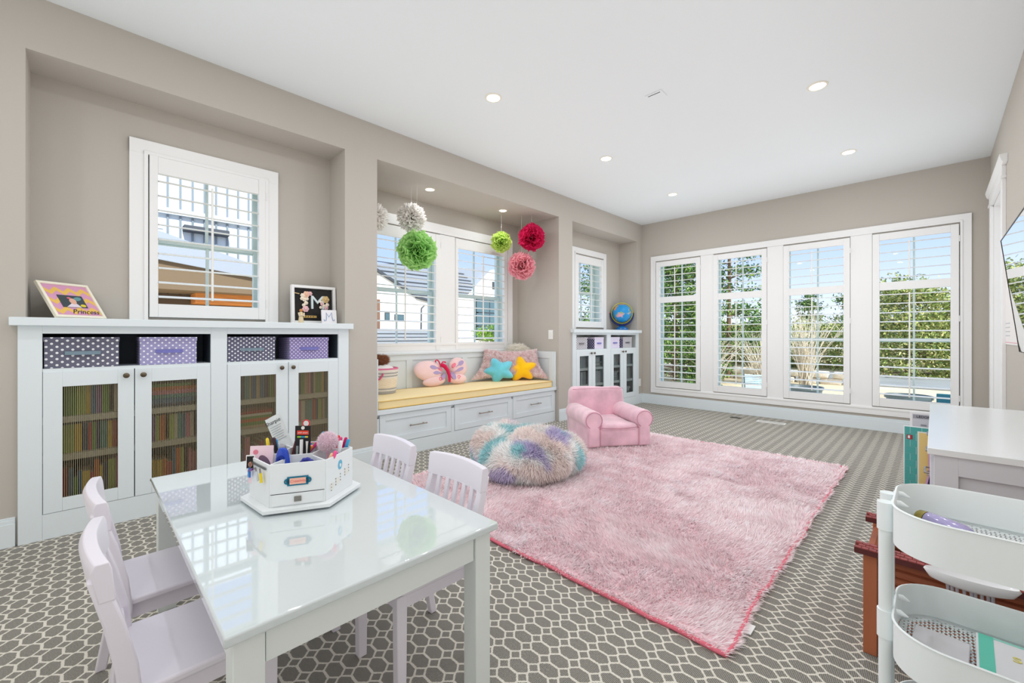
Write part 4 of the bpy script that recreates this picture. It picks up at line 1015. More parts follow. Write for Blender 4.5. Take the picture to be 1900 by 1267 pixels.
def star_outline(r, inner, rot, n=90, sz=1.0):
    P = []
    for i in range(n):
        t = 2*pi*i/n; q = ((t-rot)/(2*pi/5)) % 1; d = abs(q-.5)*2              # 1 at tips
        f = inner+(1-inner)*(d**1.25); P.append((r*f*cos(t), sz*r*f*sin(t)))
    for _ in range(9): P = [((P[i-1][0]+P[i][0]*2+P[(i+1) % n][0])/4, (P[i-1][1]+P[i][1]*2+P[(i+1) % n][1])/4) for i in range(n)]
    return P
M['bluep'] = mat('blue_plush', (112, 206, 226), .85, .2, bump=(240, .5, .003), var=(9, .12), sheen=.6)
M['yelp'] = mat('yellow_plush', (255, 200, 22), .85, .2, bump=(240, .5, .003), var=(9, .08), sheen=.3)
for nm_, lb, mm_, loc, rot in (('star_pillow', 'light blue plush star pillow on the window seat', M['bluep'], (-3.70, 3.50, ZC+.128), R(112)), ('star_pillow', 'bright yellow plush star pillow right of the blue star', M['yelp'], (-3.575, 3.755, ZC+.135), R(97))):
    t = thing(nm_, lb, 'pillow', loc, (0, 0, R(52)), group='plush star pillows on the window seat')
    vs, fs = puffed(star_outline(.225, .50, rot, sz=.80), .15)
    MB().add(vs, fs).build('star_body', mm_, t, smooth=80)
# butterfly pillow: local x along the wall, front towards the room (-y local)
M['pinkp'] = mat('pale_pink_plush', (240, 206, 206), .85, .2, bump=(300, .35, .002), var=(6, .06), sheen=.4)
M['crim'] = mat('crimson_plush', (214, 24, 84), .8, .2, bump=(400, .5, .002), sheen=.3); M['lilac'] = mat('lilac_felt', (176, 158, 200), .85); M['coral'] = mat('coral_felt', (240, 130, 150), .85)
bt = thing('butterfly_pillow', 'pink butterfly plush pillow with lilac wing patches and crimson body', 'pillow', (-3.80, 2.765, ZC+.004), (R(-16), 0, R(90)))
wings = [(ell(-.165, .168, .180, .112, R(-6)), .11, 'upper_wing'), (ell(-.115, .056, .145, .058, R(4)), .10, 'lower_wing'), (ell(.235, .190, .125, .112, R(12)), .11, 'upper_wing'), (ell(.190, .060, .130, .060, R(-4)), .10, 'lower_wing')]
for (ol, th, nm_) in wings:
    cx_, cz_ = sum(p[0] for p in ol)/len(ol), sum(p[1] for p in ol)/len(ol); vs, fs = puffed(ol, th, centre=(cx_, cz_)); MB().add(vs, fs).build(nm_, M['pinkp'], bt, smooth=80)
def patch(cx_, cz_, rx, rz, rot, m_, y=-.05, tail=0):
    P = ell(cx_, cz_, rx, rz, R(rot), 20)
    if tail: P = [(cx_+(rx*cos(t)+(tail if abs(t-(0 if tail > 0 else pi)) < .2 or (tail > 0 and t > 6.1) else 0))*cos(R(rot))-rz*sin(t)*sin(R(rot)), cz_+(rx*cos(t)+(tail if abs(t-(0 if tail > 0 else pi)) < .2 or (tail > 0 and t > 6.1) else 0))*sin(R(rot))+rz*sin(t)*cos(R(rot))) for t in [2*pi*i/20 for i in range(20)]]
    return MB().prism(P, y-.004, y+.006, 'y').build('wing_patch', m_, bt, smooth=60)
patch(-.135, .195, .042, .022, -12, M['lilac'], -.054, .05); patch(-.105, .135, .045, .018, -4, M['lilac'], -.05, .07); patch(.245, .225, .042, .024, 28, M['lilac'], -.054, -.05); patch(.22, .155, .05, .018, 18, M['lilac'], -.052, -.08)
patch(-.055, .175, .040, .016, -25, M['coral'], -.046); patch(.145, .205, .034, .020, 40, M['coral'], -.048)
patch(-.02, .085, .05, .022, 40, M['lilac'], -.042); patch(.115, .088, .045, .030, -60, M['lilac'], -.046)
for (cx_, cz_) in ((-.062, .062), (.185, .066)): MB().tube([(cx_+.024*cos(q*.7)*(1-q*.07), -.050, cz_+.026*sin(q*.7)*(1-q*.07)) for q in range(11)], .004, 6).build('wing_patch', M['coral'], bt)
MB().tube([(-.03, -.048, .225), (.01, -.062, .195), (.035, -.066, .15), (.048, -.064, .09), (.045, -.054, .02)], [.022, .024, .020, .018, .012], 14).build('body', M['crim'], bt, smooth=80)
MB().tube([(-.035, -.045, .22), (-.05, -.048, .262), (-.075, -.05, .275), (-.095, -.05, .262), (-.088, -.05, .248)], .0075, 8).build('antenna', M['crim'], bt, smooth=80)
MB().tube([(-.02, -.045, .225), (.0, -.048, .250), (.03, -.05, .248), (.038, -.05, .238)], .0075, 8).build('antenna', M['crim'], bt, smooth=80)

# pink shaggy pillow leaning across the corner, from its four corners
def corner_pillow(name, label, corners, thick, concave, col, nb, ln, cj=.08, cat='pillow', mname='fur'):
    BL, BR, TR, TL = [np.array(c) for c in corners]; c0 = (BL+BR+TR+TL)/4
    t = thing(name, label, cat, tuple(c0-np.array([0, 0, c0[2]-min(BL[2], BR[2])])))
    nrm = np.cross(BR-BL, TL-BL); nrm /= np.linalg.norm(nrm)
    if nrm[0] < 0: nrm = -nrm
    n = 26; grids = []
    for side in (1, -1):
        g = np.empty((n+1, n+1, 3))
        for j in range(n+1):
            for i in range(n+1):
                u, v = 2*i/n-1, 2*j/n-1; uu = u*(1-concave*(1-v*v)); vv = v*(1-concave*(1-u*u)*1.6)
                a, b_ = (uu+1)/2, (vv+1)/2; p = (BL*(1-a)+BR*a)*(1-b_)+(TL*(1-a)+TR*a)*b_
                h = ((1-u**4)*(1-v**4))**.6; g[j, i] = p+nrm*side*thick/2*h*(1 if side > 0 else .5)
        grids.append(g)
    V = np.concatenate([g.reshape(-1, 3) for g in grids]); F = []; w_ = n+1
    for s_ in range(2):
        for j in range(n):
            for i in range(n): a = s_*w_*w_+j*w_+i; F.append((a, a+1, a+w_+1, a+w_))
    cc = np.tile(np.array(lin(col))*.85, (len(V), 1)); np_mesh('pillow_cover', V, F, M['fur'], t, cc, world=True)
    P, D = grid_sample(grids[0], nb, wrap=False); P2, D2 = grid_sample(grids[1], nb//3, wrap=False)
    s0 = np.sign((D*nrm).sum(1, keepdims=True)); D = D*s0; D2 = D2*(-np.sign((D2*nrm).sum(1, keepdims=True)))
    P = np.concatenate([P, P2]); D = np.concatenate([D, D2]); D = D+rng.normal(0, .45, D.shape); D[:, 2] -= .25
    f = np.array([noise.noise((p[0]*28, p[1]*28, p[2]*28)) for p in P])[:, None]
    C = np.array(lin(col))*(1+cj*2.2*f)*rng.uniform(1-cj, 1+cj, (len(P), 1))
    blades('fur', P, D, rng.uniform(ln*.6, ln*1.2, len(P)), .0042, np.clip(C, 0, 1), M['fur'], t, bend=.6)
    return t
corner_pillow('fur_pillow', 'long pink shaggy pillow standing across the window seat corner', [(-3.885, 3.22, .525), (-3.37, 4.03, .525), (-3.56, 4.02, .875), (-3.90, 3.44, .885)], .15, .15, (255, 230, 230), 18000, .022, .16)
cr = thing('round_pillow', 'cream long-haired round pillow behind the pink one in the niche corner', 'pillow', (-3.775, 3.90, ZC+.02))
Va = np.array([[(.125*sin(pi*j/20)*cos(2*pi*i/32)*.9+.105*sin(pi*j/20)*sin(2*pi*i/32), .125*sin(pi*j/20)*cos(2*pi*i/32)*-.3+.160*sin(pi*j/20)*sin(2*pi*i/32)*.8, .215+.200*cos(pi*j/20)) for i in range(32)] for j in range(21)])
np_mesh('pillow_cover', Va.reshape(-1, 3), [(j*32+i, (j+1)*32+i, (j+1)*32+(i+1) % 32, j*32+(i+1) % 32) for j in range(20) for i in range(32)], M['fur'], cr, np.tile(np.array(lin((252, 246, 234))), (21*32, 1)))
P, D = grid_sample(Va, 14000); D = D*.55+rng.normal(0, .2, D.shape); D[:, 2] -= .55
Pw, Dw = to_world(cr, P, D); C = np.array(lin((255, 250, 240)))*rng.uniform(.84, 1.03, (len(P), 1)); blades('fur', Pw, Dw, rng.uniform(.03, .055, len(P)), .004, np.clip(C, 0, 1), M['fur'], cr)

# rope basket with toys
bk = thing('rope_basket', 'striped grey and cream rope basket with pink rim at the left end of the seat', 'basket', (-3.745, 1.995, ZC))
cols_b = [mat('rope_grey', (176, 174, 172), .8, bump=(200, .6, .002)), mat('rope_white', (236, 230, 222), .8, bump=(200, .6, .002)), mat('rope_cream', (240, 226, 204), .8, bump=(200, .6, .002)), mat('rope_pink', (226, 120, 158), .8, bump=(200, .6, .002))]
seq = [0, 0, 1, 0, 2, 2, 2, 2, 2, 2, 2, 1, 0, 1, 0, 1, 1, 3]
for k, ci in enumerate(seq):
    r_ = .128+.024*k/17; z = .0075+.0133*k
    MB().tube([(r_*cos(2*pi*i/40), r_*sin(2*pi*i/40), z) for i in range(40)], .0078, 8, closed=True).build('rope_coil', cols_b[ci], bk, smooth=80)
MB().lathe([(0, 0), (.125, 0), (.125, .006), (0, .006)], n=40).build('basket_floor', cols_b[0], bk)
MB().lathe([(.128, .01), (.148, .23)], n=40).build('inner_wall', cols_b[2], bk, fixn=False)
hd = [(.150*cos(a)+.012*(1-abs(q)), .150*sin(a)-.0*q, .195-.055*(1-q*q)) for q, a in [(q, R(-42+20*q)) for q in [i/6-1 for i in range(13)]]]
MB().tube([(1.06*x, 1.06*y, z) for x, y, z in hd], .0085, 8).build('handle', mat('rope_handle', (206, 90, 128), .7, bump=(150, .8, .003)), bk, smooth=80)
wt = thing('white_blanket', 'folded white blanket filling the rope basket', 'blanket', (-3.745, 1.995, ZC+.20))
Vb = [(.128*sin(a)*cos(b)*(1+.06*noise.noise((3*cos(b), 3*sin(b), a*2))), .128*sin(a)*sin(b), .075*cos(a)+.012*noise.noise((5*cos(b)*sin(a), 5*sin(b)*sin(a), 2))) for a in [pi*j/16 for j in range(17)] for b in [2*pi*i/28 for i in range(28)]]
MB().add(Vb, [(j*28+i, (j+1)*28+i, (j+1)*28+(i+1) % 28, j*28+(i+1) % 28) for j in range(16) for i in range(28)]).build('folds', mat('white_cloth', (244, 242, 240), .8, bump=(40, .5, .004)), wt, smooth=80)
pl_ = thing('plush_toy', 'brown long-haired plush toy on top of the rope basket', 'plush toy', (-3.77, 1.975, ZC+.275))
Va = np.array([[(.075*sin(pi*j/12)*cos(2*pi*i/20), .085*sin(pi*j/12)*sin(2*pi*i/20)+.02*cos(pi*j/12), .03+.038*cos(pi*j/12)) for i in range(20)] for j in range(13)])
np_mesh('toy_body', Va.reshape(-1, 3), [(j*20+i, (j+1)*20+i, (j+1)*20+(i+1) % 20, j*20+(i+1) % 20) for j in range(12) for i in range(20)], M['fur'], pl_, np.tile(np.array(lin((120, 70, 40))), (13*20, 1)))
P, D = grid_sample(Va, 4000); D = D*.7+rng.normal(0, .3, D.shape); D[:, 1] += .5; Pw, Dw = to_world(pl_, P, D)
C = np.array(lin((156, 96, 56)))*rng.uniform(.5, 1.3, (len(P), 1)); blades('fur', Pw, Dw, rng.uniform(.02, .045, len(P)), .003, np.clip(C, 0, 1), M['fur'], pl_)

# ------------------------------------------------------------------ tissue paper balls on threads
M['thread'] = mat('white_thread', (230, 226, 220), .6)
def pompom(label, loc, r, cols_, spiky=False, n=150, lobes=None):
    t = thing('paper_pompom', label, 'paper pompom', loc, (0, 0, random.uniform(0, 6)), group='hanging tissue paper pompoms')
    vs, f4, cs = [], [], []
    rs = random.Random(int(loc[1]*1000)); ca, cb = np.array(lin(cols_[0])), np.array(lin(cols_[1]))
    for k in range(n):
        zt = 1-2*(k+.5)/n; a = k*2.39996; rr = sqrt(1-zt*zt); d = Vector((rr*cos(a), rr*sin(a), zt)); d.x += rs.gauss(0, .10); d.y += rs.gauss(0, .10); d.z += rs.gauss(0, .10); d.normalize()
        u = d.cross(Vector((rs.gauss(0, 1), rs.gauss(0, 1), rs.gauss(0, 1)))).normalized(); w_ = d.cross(u)
        NL, NW = 5, 7; W0 = r*(.20 if spiky else .60)*rs.uniform(.8, 1.25); k0 = len(vs); ph = rs.uniform(0, 6); cup = rs.uniform(.25, .6); off = Vector((0, 0, 0))
        Lr = r*rs.uniform(.86, 1.04)
        for i in range(NL+1):
            s_ = i/NL; rad = Lr*(.25+.75*s_)
            for j in range(NW+1):
                q = 2*j/NW-1
                if spiky: wid = W0*(s_+.15)*(1-.80*max(0, s_-.72)/.28); ruf = 0
                else: wid = W0*(s_**1.2+.1); ruf = r*.10*s_*s_*sin(ph+q*5.5)
                p = d*(rad-abs(q)**2*r*.10*s_)+u*(q*wid)+w_*(ruf+cup*r*.30*(1-q*q)*s_*(1-.3*s_))+d*(r*.035*sin(ph*2+q*9)*s_)
                vs.append(tuple(p)); f = min(1, max(0, s_*1.05-.1+rs.uniform(-.08, .08))); cs.append(cb*(1-f)+ca*f)
        for i in range(NL):
            for j in range(NW): a_ = k0+i*(NW+1)+j; f4.append((a_, a_+1, a_+NW+2, a_+NW+1))
    np_mesh('tissue_petals', vs, f4, M['paper'], t, np.clip(np.array(cs), 0, 1), kind='stuff')
    top = ZN-loc[2]
    MB().tube([(0, 0, r*.3), (.002, .001, top*.5), (0, 0, top)], .0011, 5).build('thread', M['thread'], t)
    return t
pm = bpy.data.materials.new('tissue_paper'); pm.use_nodes = True; tt_ = pm.node_tree; b = tt_.nodes['Principled BSDF']; b.inputs['Roughness'].default_value = .75; b.inputs['Specular IOR Level'].default_value = .2
at = N(tt_, 'ShaderNodeAttribute'); at.attribute_name = 'col'; tt_.links.new(at.outputs['Color'], b.inputs['Base Color'])
tl = N(tt_, 'ShaderNodeBsdfTranslucent'); ms = N(tt_, 'ShaderNodeMixShader'); ms.inputs[0].default_value = .45; tt_.links.new(at.outputs['Color'], tl.inputs[0]); tt_.links.new(b.outputs[0], ms.inputs[1]); tt_.links.new(tl.outputs[0], ms.inputs[2]); tt_.links.new(ms.outputs[0], tt_.nodes['Material Output'].inputs[0]); M['paper'] = pm
pompom('white tissue paper pompom with pointed petals above the green one', (-3.60, 2.236, 2.195), .145, ((255, 253, 250), (252, 248, 244)), True, 420)
pompom('white tissue paper pompom half hidden behind the left niche edge', (-3.60, 1.845, 2.125), .135, ((255, 253, 250), (252, 248, 244)), True, 400)
pompom('large apple green ruffled tissue pompom, lowest in the niche', (-3.50, 2.235, 1.862), .175, ((196, 240, 160), (120, 190, 84)))
pompom('small lime green tissue pompom high in the niche', (-3.70, 3.537, 2.175), .118, ((222, 240, 140), (160, 206, 90)), n=120)
pompom('magenta tissue pompom nearest the niche end wall', (-3.45, 3.805, 2.235), .150, ((232, 50, 110), (200, 20, 76)), n=160)
pompom('pale pink ruffled tissue pompom below the magenta one', (-3.55, 3.735, 1.895), .155, ((252, 190, 200), (226, 130, 148)), n=150)

# ------------------------------------------------------------------ things on the two cabinets
CT = 1.142
fr = thing('photo_frame', 'cream frame with pink and gold mat holding a small child photo, leaning back', 'picture frame', (-3.38, -.015, CT+.001), (0, 0, R(130)))
piv = Matrix.Rotation(R(-33), 4, 'X')
def leanbox(name, m_, x0, x1, y0, y1, z0, z1, parent=fr, bev=0): return MB().box(x0, x1, y0, y1, z0, z1, M=piv).build(name, m_, parent, bevel=bev)
FWd, FHt = .128, .232
cream = mat('cream_frame', (244, 238, 220), .35, coat=.3)
m = MB()
for (a, b_, c, d) in ((-FWd, -FWd+.014, 0, FHt), (FWd-.014, FWd, 0, FHt), (-FWd+.014, FWd-.014, 0, .014), (-FWd+.014, FWd-.014, FHt-.014, FHt)): m.box(a, b_, -.016, 0, c, d, M=piv)
m.build('frame', cream, fr, bevel=.001)
leanbox('back_panel', M['bronze'], -FWd+.002, FWd-.002, -.003, .001, .002, FHt-.002)
leanbox('pink_mat', mat('pink_mat', (214, 156, 190), .6), -FWd+.012, FWd-.012, -.008, -.004, .012, FHt-.012)
m = MB()
for zc_ in (.050, .178, .114):
    n_ = 28; top_ = []; bot_ = []; hgt_ = .013
    for i in range(n_+1):
        x = -FWd+.013+(2*FWd-.026)*i/n_; zz = zc_+.014*math.asin(sin(x*95))/1.57*2*.5+.0; top_.append((x, zz+hgt_)); bot_.append((x, zz-hgt_))
    m.prism(top_+bot_[::-1], -.0085, -.008, 'y', M=piv)
m.build('gold_chevron', mat('gold_chevron', (232, 190, 96), .5), fr, smooth=0)
leanbox('child_photo', mat('dark_photo', (52, 66, 74), .2), -.062, .062, -.0105, -.008, .070, .150)
m = MB(); m.prism(ell(.030, .128, .022, .012, .3), -.0110, -.0105, 'y', 4, piv); m.prism([(-.045, .0705), (.03, .0705), (.014, .094), (-.012, .096)], -.0112, -.0105, 'y', 1, piv); m.prism(ell(.0, .110, .017, .020), -.0116, -.0105, 'y', 0, piv); m.prism(ell(.042, .083, .014, .009), -.0118, -.0105, 'y', 2, piv); m.prism(ell(-.012, .131, .010, .006), -.0120, -.0105, 'y', 3, piv)
m.build('photo_print', [mat('skin_print', (226, 176, 154), .4), mat('white_print', (226, 214, 226), .4), mat('yellow_print', (226, 206, 60), .4), mat('rose_print', (214, 110, 130), .4), mat('aqua_print', (96, 150, 156), .4)], fr, smooth=0)
tx = text('Princess', 'lettering', .042, M['black'], fr, (0, 0, 0), (0, 0, 0), shear=.45, ext=.0002)
tx.matrix_basis = piv @ Matrix.Translation((.036, -.0094, .042)) @ Matrix.Rotation(R(90), 4, 'X')
MB().box(-.03, .03, -.001, .001, 0, .135, M=Matrix.Translation((0, .132, 0)) @ Matrix.Rotation(R(12), 4, 'X')).build('easel_back', M['bronze'], fr)

sb = thing('shadow_box', 'square white shadow box with a flower-covered letter M on black', 'shadow box', (-3.425, 1.258, CT+.001), (R(-3), 0, R(88)))
w2, h2, d2 = .163, .292, .040
m = MB()
for (a, b_, c, d) in ((-w2, -w2+.020, 0, h2), (w2-.020, w2, 0, h2), (-w2+.020, w2-.020, 0, .020), (-w2+.020, w2-.020, h2-.020, h2)): m.box(a, b_, -d2/2, d2/2, c, d)
m.build('frame', M['white'], sb, bevel=.0015)
MB().box(-w2+.02, w2-.02, .008, .018, .02, h2-.02).build('black_backing', M['black'], sb)
text('M', 'letter', .150, mat('pale_blue_white', (214, 226, 230), .5), sb, (.028, .0, .160), (R(90), 0, 0), ext=.008)
MB().box(-w2+.07, .02, -.001, .006, .045, .062).build('gold_bar', mat('gold_bar', (210, 176, 104), .35, .5, .4), sb)
for k in range(5): MB().box(-.082+.018*k, -.074+.018*k, -.0018, -.0008, .050, .057).build('engraved_mark', M['bronze'], sb)
fl_m = [mat('flower_cream', (246, 232, 214), .7), mat('flower_pink', (236, 190, 196), .7), mat('flower_peach', (240, 196, 170), .7), mat('flower_gold', (214, 186, 132), .6)]
def flower(x, z, r_, mi, y=-.004):
    m = MB()
    for k in range(6):
        a = 2*pi*k/6; m.ball((x+r_*.55*cos(a), y-.003, z+r_*.55*sin(a)), (r_*.45, .004, r_*.45), 8, 5)
    m.ball((x, y-.008, z), (r_*.42, .006, r_*.42), 8, 5); m.build('flower', fl_m[mi], sb, smooth=80)
for (x, z, r_, mi) in ((-.055, .225, .026, 2), (-.082, .215, .018, 0), (-.028, .232, .018, 1), (-.07, .185, .018, 0), (-.088, .19, .014, 0), (-.058, .158, .016, 0), (-.075, .140, .014, 0), (-.062, .112, .026, 1), (-.05, .19, .013, 0), (.088, .192, .030, 3), (.06, .155, .014, 1), (.075, .140, .014, 0), (.10, .150, .016, 0), (.092, .126, .018, 1), (.05, .128, .012, 0), (.052, .172, .012, 0)): flower(x, z, r_, mi)
MB().tube([(-w2+.024, -.004, .232), (-.105, -.006, .226)], .0035, 8).build('gold_stem', fl_m[3], sb)
fg = thing('angel_figurine', 'small wooden angel figurine in front of the shadow box, left corner', 'figurine', (-3.345, 1.135, CT+.001))
MB().lathe([(0, 0), (.017, 0), (.018, .02), (.014, .05), (.012, .062), (.014, .07), (.010, .082), (0, .085)], n=16).build('robe', mat('carved_cream', (226, 208, 172), .7), fg, smooth=60)
MB().ball((0, 0, .094), .012, 14, 10).build('head', mat('carved_orange', (196, 130, 74), .6), fg, smooth=80)
m = MB(); m.tube([(.006, -.018, .076), (.014, -.017, .055), (.017, 0, .060), (.014, .017, .055), (.006, .018, .076)], .006, 8); m.build('arms', mat('carved_cream2', (230, 214, 184), .7), fg, smooth=80)
cv = thing('letter_canvas', 'small white canvas with a blue-grey letter M in front of the shadow box', 'canvas', (-3.325, 1.335, CT+.001), (R(-6), 0, R(88)))
MB().box(-.056, .056, -.008, .008, 0, .105).build('canvas', mat('canvas_white', (238, 236, 240), .7), cv, bevel=.001)
bg_ = mat('blue_grey_letter', (142, 164, 196), .6)
MB().tube([(-.042, -.009, .030), (-.036, -.009, .018), (-.026, -.009, .022), (-.022, -.009, .045), (-.024, -.009, .082), (-.004, -.009, .050), (.018, -.009, .084), (.020, -.009, .045), (.026, -.009, .022), (.034, -.009, .020), (.036, -.009, .032)], .0028, 6).build('letter', bg_, cv)

gl = thing('globe', 'blue world globe on a navy stand on the far cabinet', 'globe', (-3.42, 5.845, 1.133), (0, 0, R(40)))
gm = bpy.data.materials.new('globe_map'); gm.use_nodes = True; t_ = gm.node_tree; b = t_.nodes['Principled BSDF']; b.inputs['Roughness'].default_value = .15; b.inputs['Coat Weight'].default_value = .6
tc = N(t_, 'ShaderNodeTexCoord'); nz = N(t_, 'ShaderNodeTexNoise'); nz.inputs['Scale'].default_value = 8.5; nz.inputs['Detail'].default_value = 5; t_.links.new(tc.outputs['Object'], nz.inputs['Vector'])
nz2 = N(t_, 'ShaderNodeTexNoise'); nz2.inputs['Scale'].default_value = 6; t_.links.new(tc.outputs['Object'], nz2.inputs['Vector'])
ra = N(t_, 'ShaderNodeValToRGB'); ra.color_ramp.interpolation = 'CONSTANT'; ra.color_ramp.elements[0].color = (0, 0, 0, 1); ra.color_ramp.elements[1].position = .565; ra.color_ramp.elements[1].color = (1, 1, 1, 1); t_.links.new(nz.outputs[0], ra.inputs[0])
rb = N(t_, 'ShaderNodeValToRGB'); rb.color_ramp.elements[0].position = .35; rb.color_ramp.elements[0].color = (*lin((230, 170, 196)), 1); rb.color_ramp.elements[1].position = .6; rb.color_ramp.elements[1].color = (*lin((236, 150, 80)), 1)
e_ = rb.color_ramp.elements.new(.5); e_.color = (*lin((120, 180, 110)), 1); t_.links.new(nz2.outputs[0], rb.inputs[0])
mx = N(t_, 'ShaderNodeMix', data_type='RGBA'); mx.inputs['A'].default_value = (*lin((20, 150, 220)), 1); t_.links.new(ra.outputs[0], mx.inputs['Factor']); t_.links.new(rb.outputs[0], mx.inputs['B']); t_.links.new(mx.outputs['Result'], b.inputs['Base Color'])
MB().ball((0, 0, .262), .142, 40, 24).build('sphere', gm, gl, smooth=80)
MB().tube([(.158*cos(a)*1.0, .158*sin(a)*0, .262+.158*sin(a)) for a in [2*pi*i/48 for i in range(48)]], .006, 6, closed=True, M=Matrix.Rotation(R(0), 4, 'Y')).build('meridian_ring', mat('lime_ring', (206, 206, 50), .4), gl, smooth=80)
nv_ = mat('navy_plastic', (22, 40, 110), .3)
MB().tube([(.176*cos(a), 0, .262+.185*sin(a)) for a in [R(-182+184*i/24) for i in range(25)]], [.007+.010*sin(pi*i/24) for i in range(25)], 10).build('stand_arm', nv_, gl, smooth=80)
MB().lathe([(0, 0), (.095, 0), (.096, .012), (.085, .032), (.06, .05), (.035, .062), (0, .068)], n=32).build('stand_base', mat('blue_base', (20, 110, 180), .3), gl, smooth=60)
for k in range(6): MB().ball((-.03+.013*k, -.082, .026), .005, 8, 6).build('button', mat('button_%d' % k, [(230, 230, 230), (230, 80, 70), (240, 200, 60), (240, 240, 240), (230, 120, 160), (240, 240, 240)][k], .4), gl, smooth=80)
MB().ball((-.186, 0, .268), .010, 10, 8).build('side_knob', mat('pink_knob', (214, 110, 140), .4), gl, smooth=80)

# ------------------------------------------------------------------ craft organizer on the table (frame turned 44.84 deg; x runs to the right, y away from the camera)
OZ = .5005; OC = (-1.545, .531)
def owp(a, b, z): return (OC[0]+a*.709-b*.705, OC[1]+a*.705+b*.709, z)
M['orgw'] = mat('organizer_white', (232, 236, 238), .4, .4)
og = thing('craft_organizer', 'white six-sided rotating craft organizer full of art supplies on the play table', 'organizer', (*OC, OZ))
hexv = lambda r: [(r*cos(R(5+60*k)), r*sin(R(5+60*k))) for k in range(6)]
MB().lathe([(0, 0), (.10, 0), (.10, .006), (0, .006)], n=40).build('turntable', M['shelf'], og)
MB().prism(hexv(.187), .006, .018, 'z').build('base_plate', M['orgw'], og, bevel=.0015)
OH = .150
def wall(mb, p, q, z0, z1, t=.0045):
    p, q = Vector((*p, 0)), Vector((*q, 0)); d = (q-p).normalized(); n_ = Vector((-d.y, d.x, 0))*t/2
    mb.prism([(p-n_)[:2], (q-n_)[:2], (q+n_)[:2], (p+n_)[:2]], z0, z1, 'z'); return mb
hv, hi_ = hexv(.158), hexv(.068)
for k in range(6): wall(MB(), hv[k], hv[(k+1) % 6], .018, OH).build('outer_panel', M['orgw'], og, bevel=.0008)
for k in range(6):
    wall(MB(), hi_[k], hi_[(k+1) % 6], .018, OH+.006).build('inner_panel', M['orgw'], og); wall(MB(), hi_[k], (hv[k][0]*.985, hv[k][1]*.985), .018, OH).build('divider', M['orgw'], og)
MB().prism(hexv(.154), .060, .064, 'z').build('compartment_floor', M['orgw'], og)
# front face (between vertices 5 and 0, facing -25 deg)
fa = R(-25); fn = Vector((cos(fa), sin(fa), 0)); MF = Matrix.Translation(fn*.158*cos(R(30))) @ Matrix.Rotation(fa+pi/2, 4, 'Z')   # local: x right along the face, -y out
d_ = MB().box(-.072, .072, -.006, -.002, .022, .056, M=MF).build('drawer', M['orgw'], og, bevel=.0008)
MB().box(-.010, .010, -.010, -.006, .031, .047, M=MF).build('square_pull', mat('antique_silver', (140, 138, 132), .4, .5, .6), d_, bevel=.001)
MB().box(-.0765, .0765, -.0030, -.0022, .0565, .058, M=MF).build('drawer_seam', M['dark'], og)
np_ = MB(); np_.box(-.030, .030, -.005, -.002, .080, .108, M=MF)
np_.lathe([(0, -.0015), (.009, -.0015), (.009, .0015), (0, .0015)], n=16, M=MF @ Matrix.Translation((-.030, -.0035, .094)) @ Matrix.Rotation(pi/2, 4, 'X')); np_.lathe([(0, -.0015), (.009, -.0015), (.009, .0015), (0, .0015)], n=16, M=MF @ Matrix.Translation((.030, -.0035, .094)) @ Matrix.Rotation(pi/2, 4, 'X'))
nm0 = np_.build('name_plate', mat('teal_blue_metal', (26, 120, 150), .35, .5, .3), og)
MB().box(-.023, .023, -.0062, -.005, .0845, .1035, M=MF).build('peach_card', mat('peach_card', (244, 186, 166), .6), nm0)
for s in (-1, 1): MB().ball(tuple(MF @ Vector((s*.034, -.0055, .094))), .002, 8, 6).build('screw', M['metal'], nm0)
tx = text('Creativity', 'lettering', .0115, mat('red_pink_letters', (226, 96, 96), .5), nm0, (0, 0, 0), (0, 0, 0), shear=.3, ext=.0002); tx.matrix_basis = MF @ Matrix.Translation((0, -.0063, .094)) @ Matrix.Rotation(R(90), 4, 'X')
# right face decorations
ra_ = R(35); MR = Matrix.Translation(Vector((cos(ra_), sin(ra_), 0))*.158*cos(R(30))) @ Matrix.Rotation(ra_+pi/2, 4, 'Z')
MB().prism([(p[0], p[1]) for p in ell(0, .112, .012, .016, R(-8))], -.0032, -.0024, 'y', M=MR).build('blue_sticker', mat('sky_blue_sticker', (104, 182, 214), .3), og)
MB().prism(ell(.001, .110, .0045, .006), -.0036, -.0032, 'y', M=MR).build('sticker_patch', M['white'], og)
m = MB()
for q, (x, z) in enumerate([(-.052, .062), (-.027, .072), (0, .080), (.026, .088), (.05, .096)]):
    for k in range(3): m.ball((x+.002, -.003, z-.010*k), (.0022, .001, .0024), 6, 4, M=MR)
m.build('ring_dots', M['metal'], og)
m = MB()
for (x, z) in ((-.058, .044), (-.024, .052), (.03, .066)): m.box(x, x+.022, -.0029, -.0024, z, z+.020, M=MR)
m.build('embossed_tabs', M['shelf'], og)
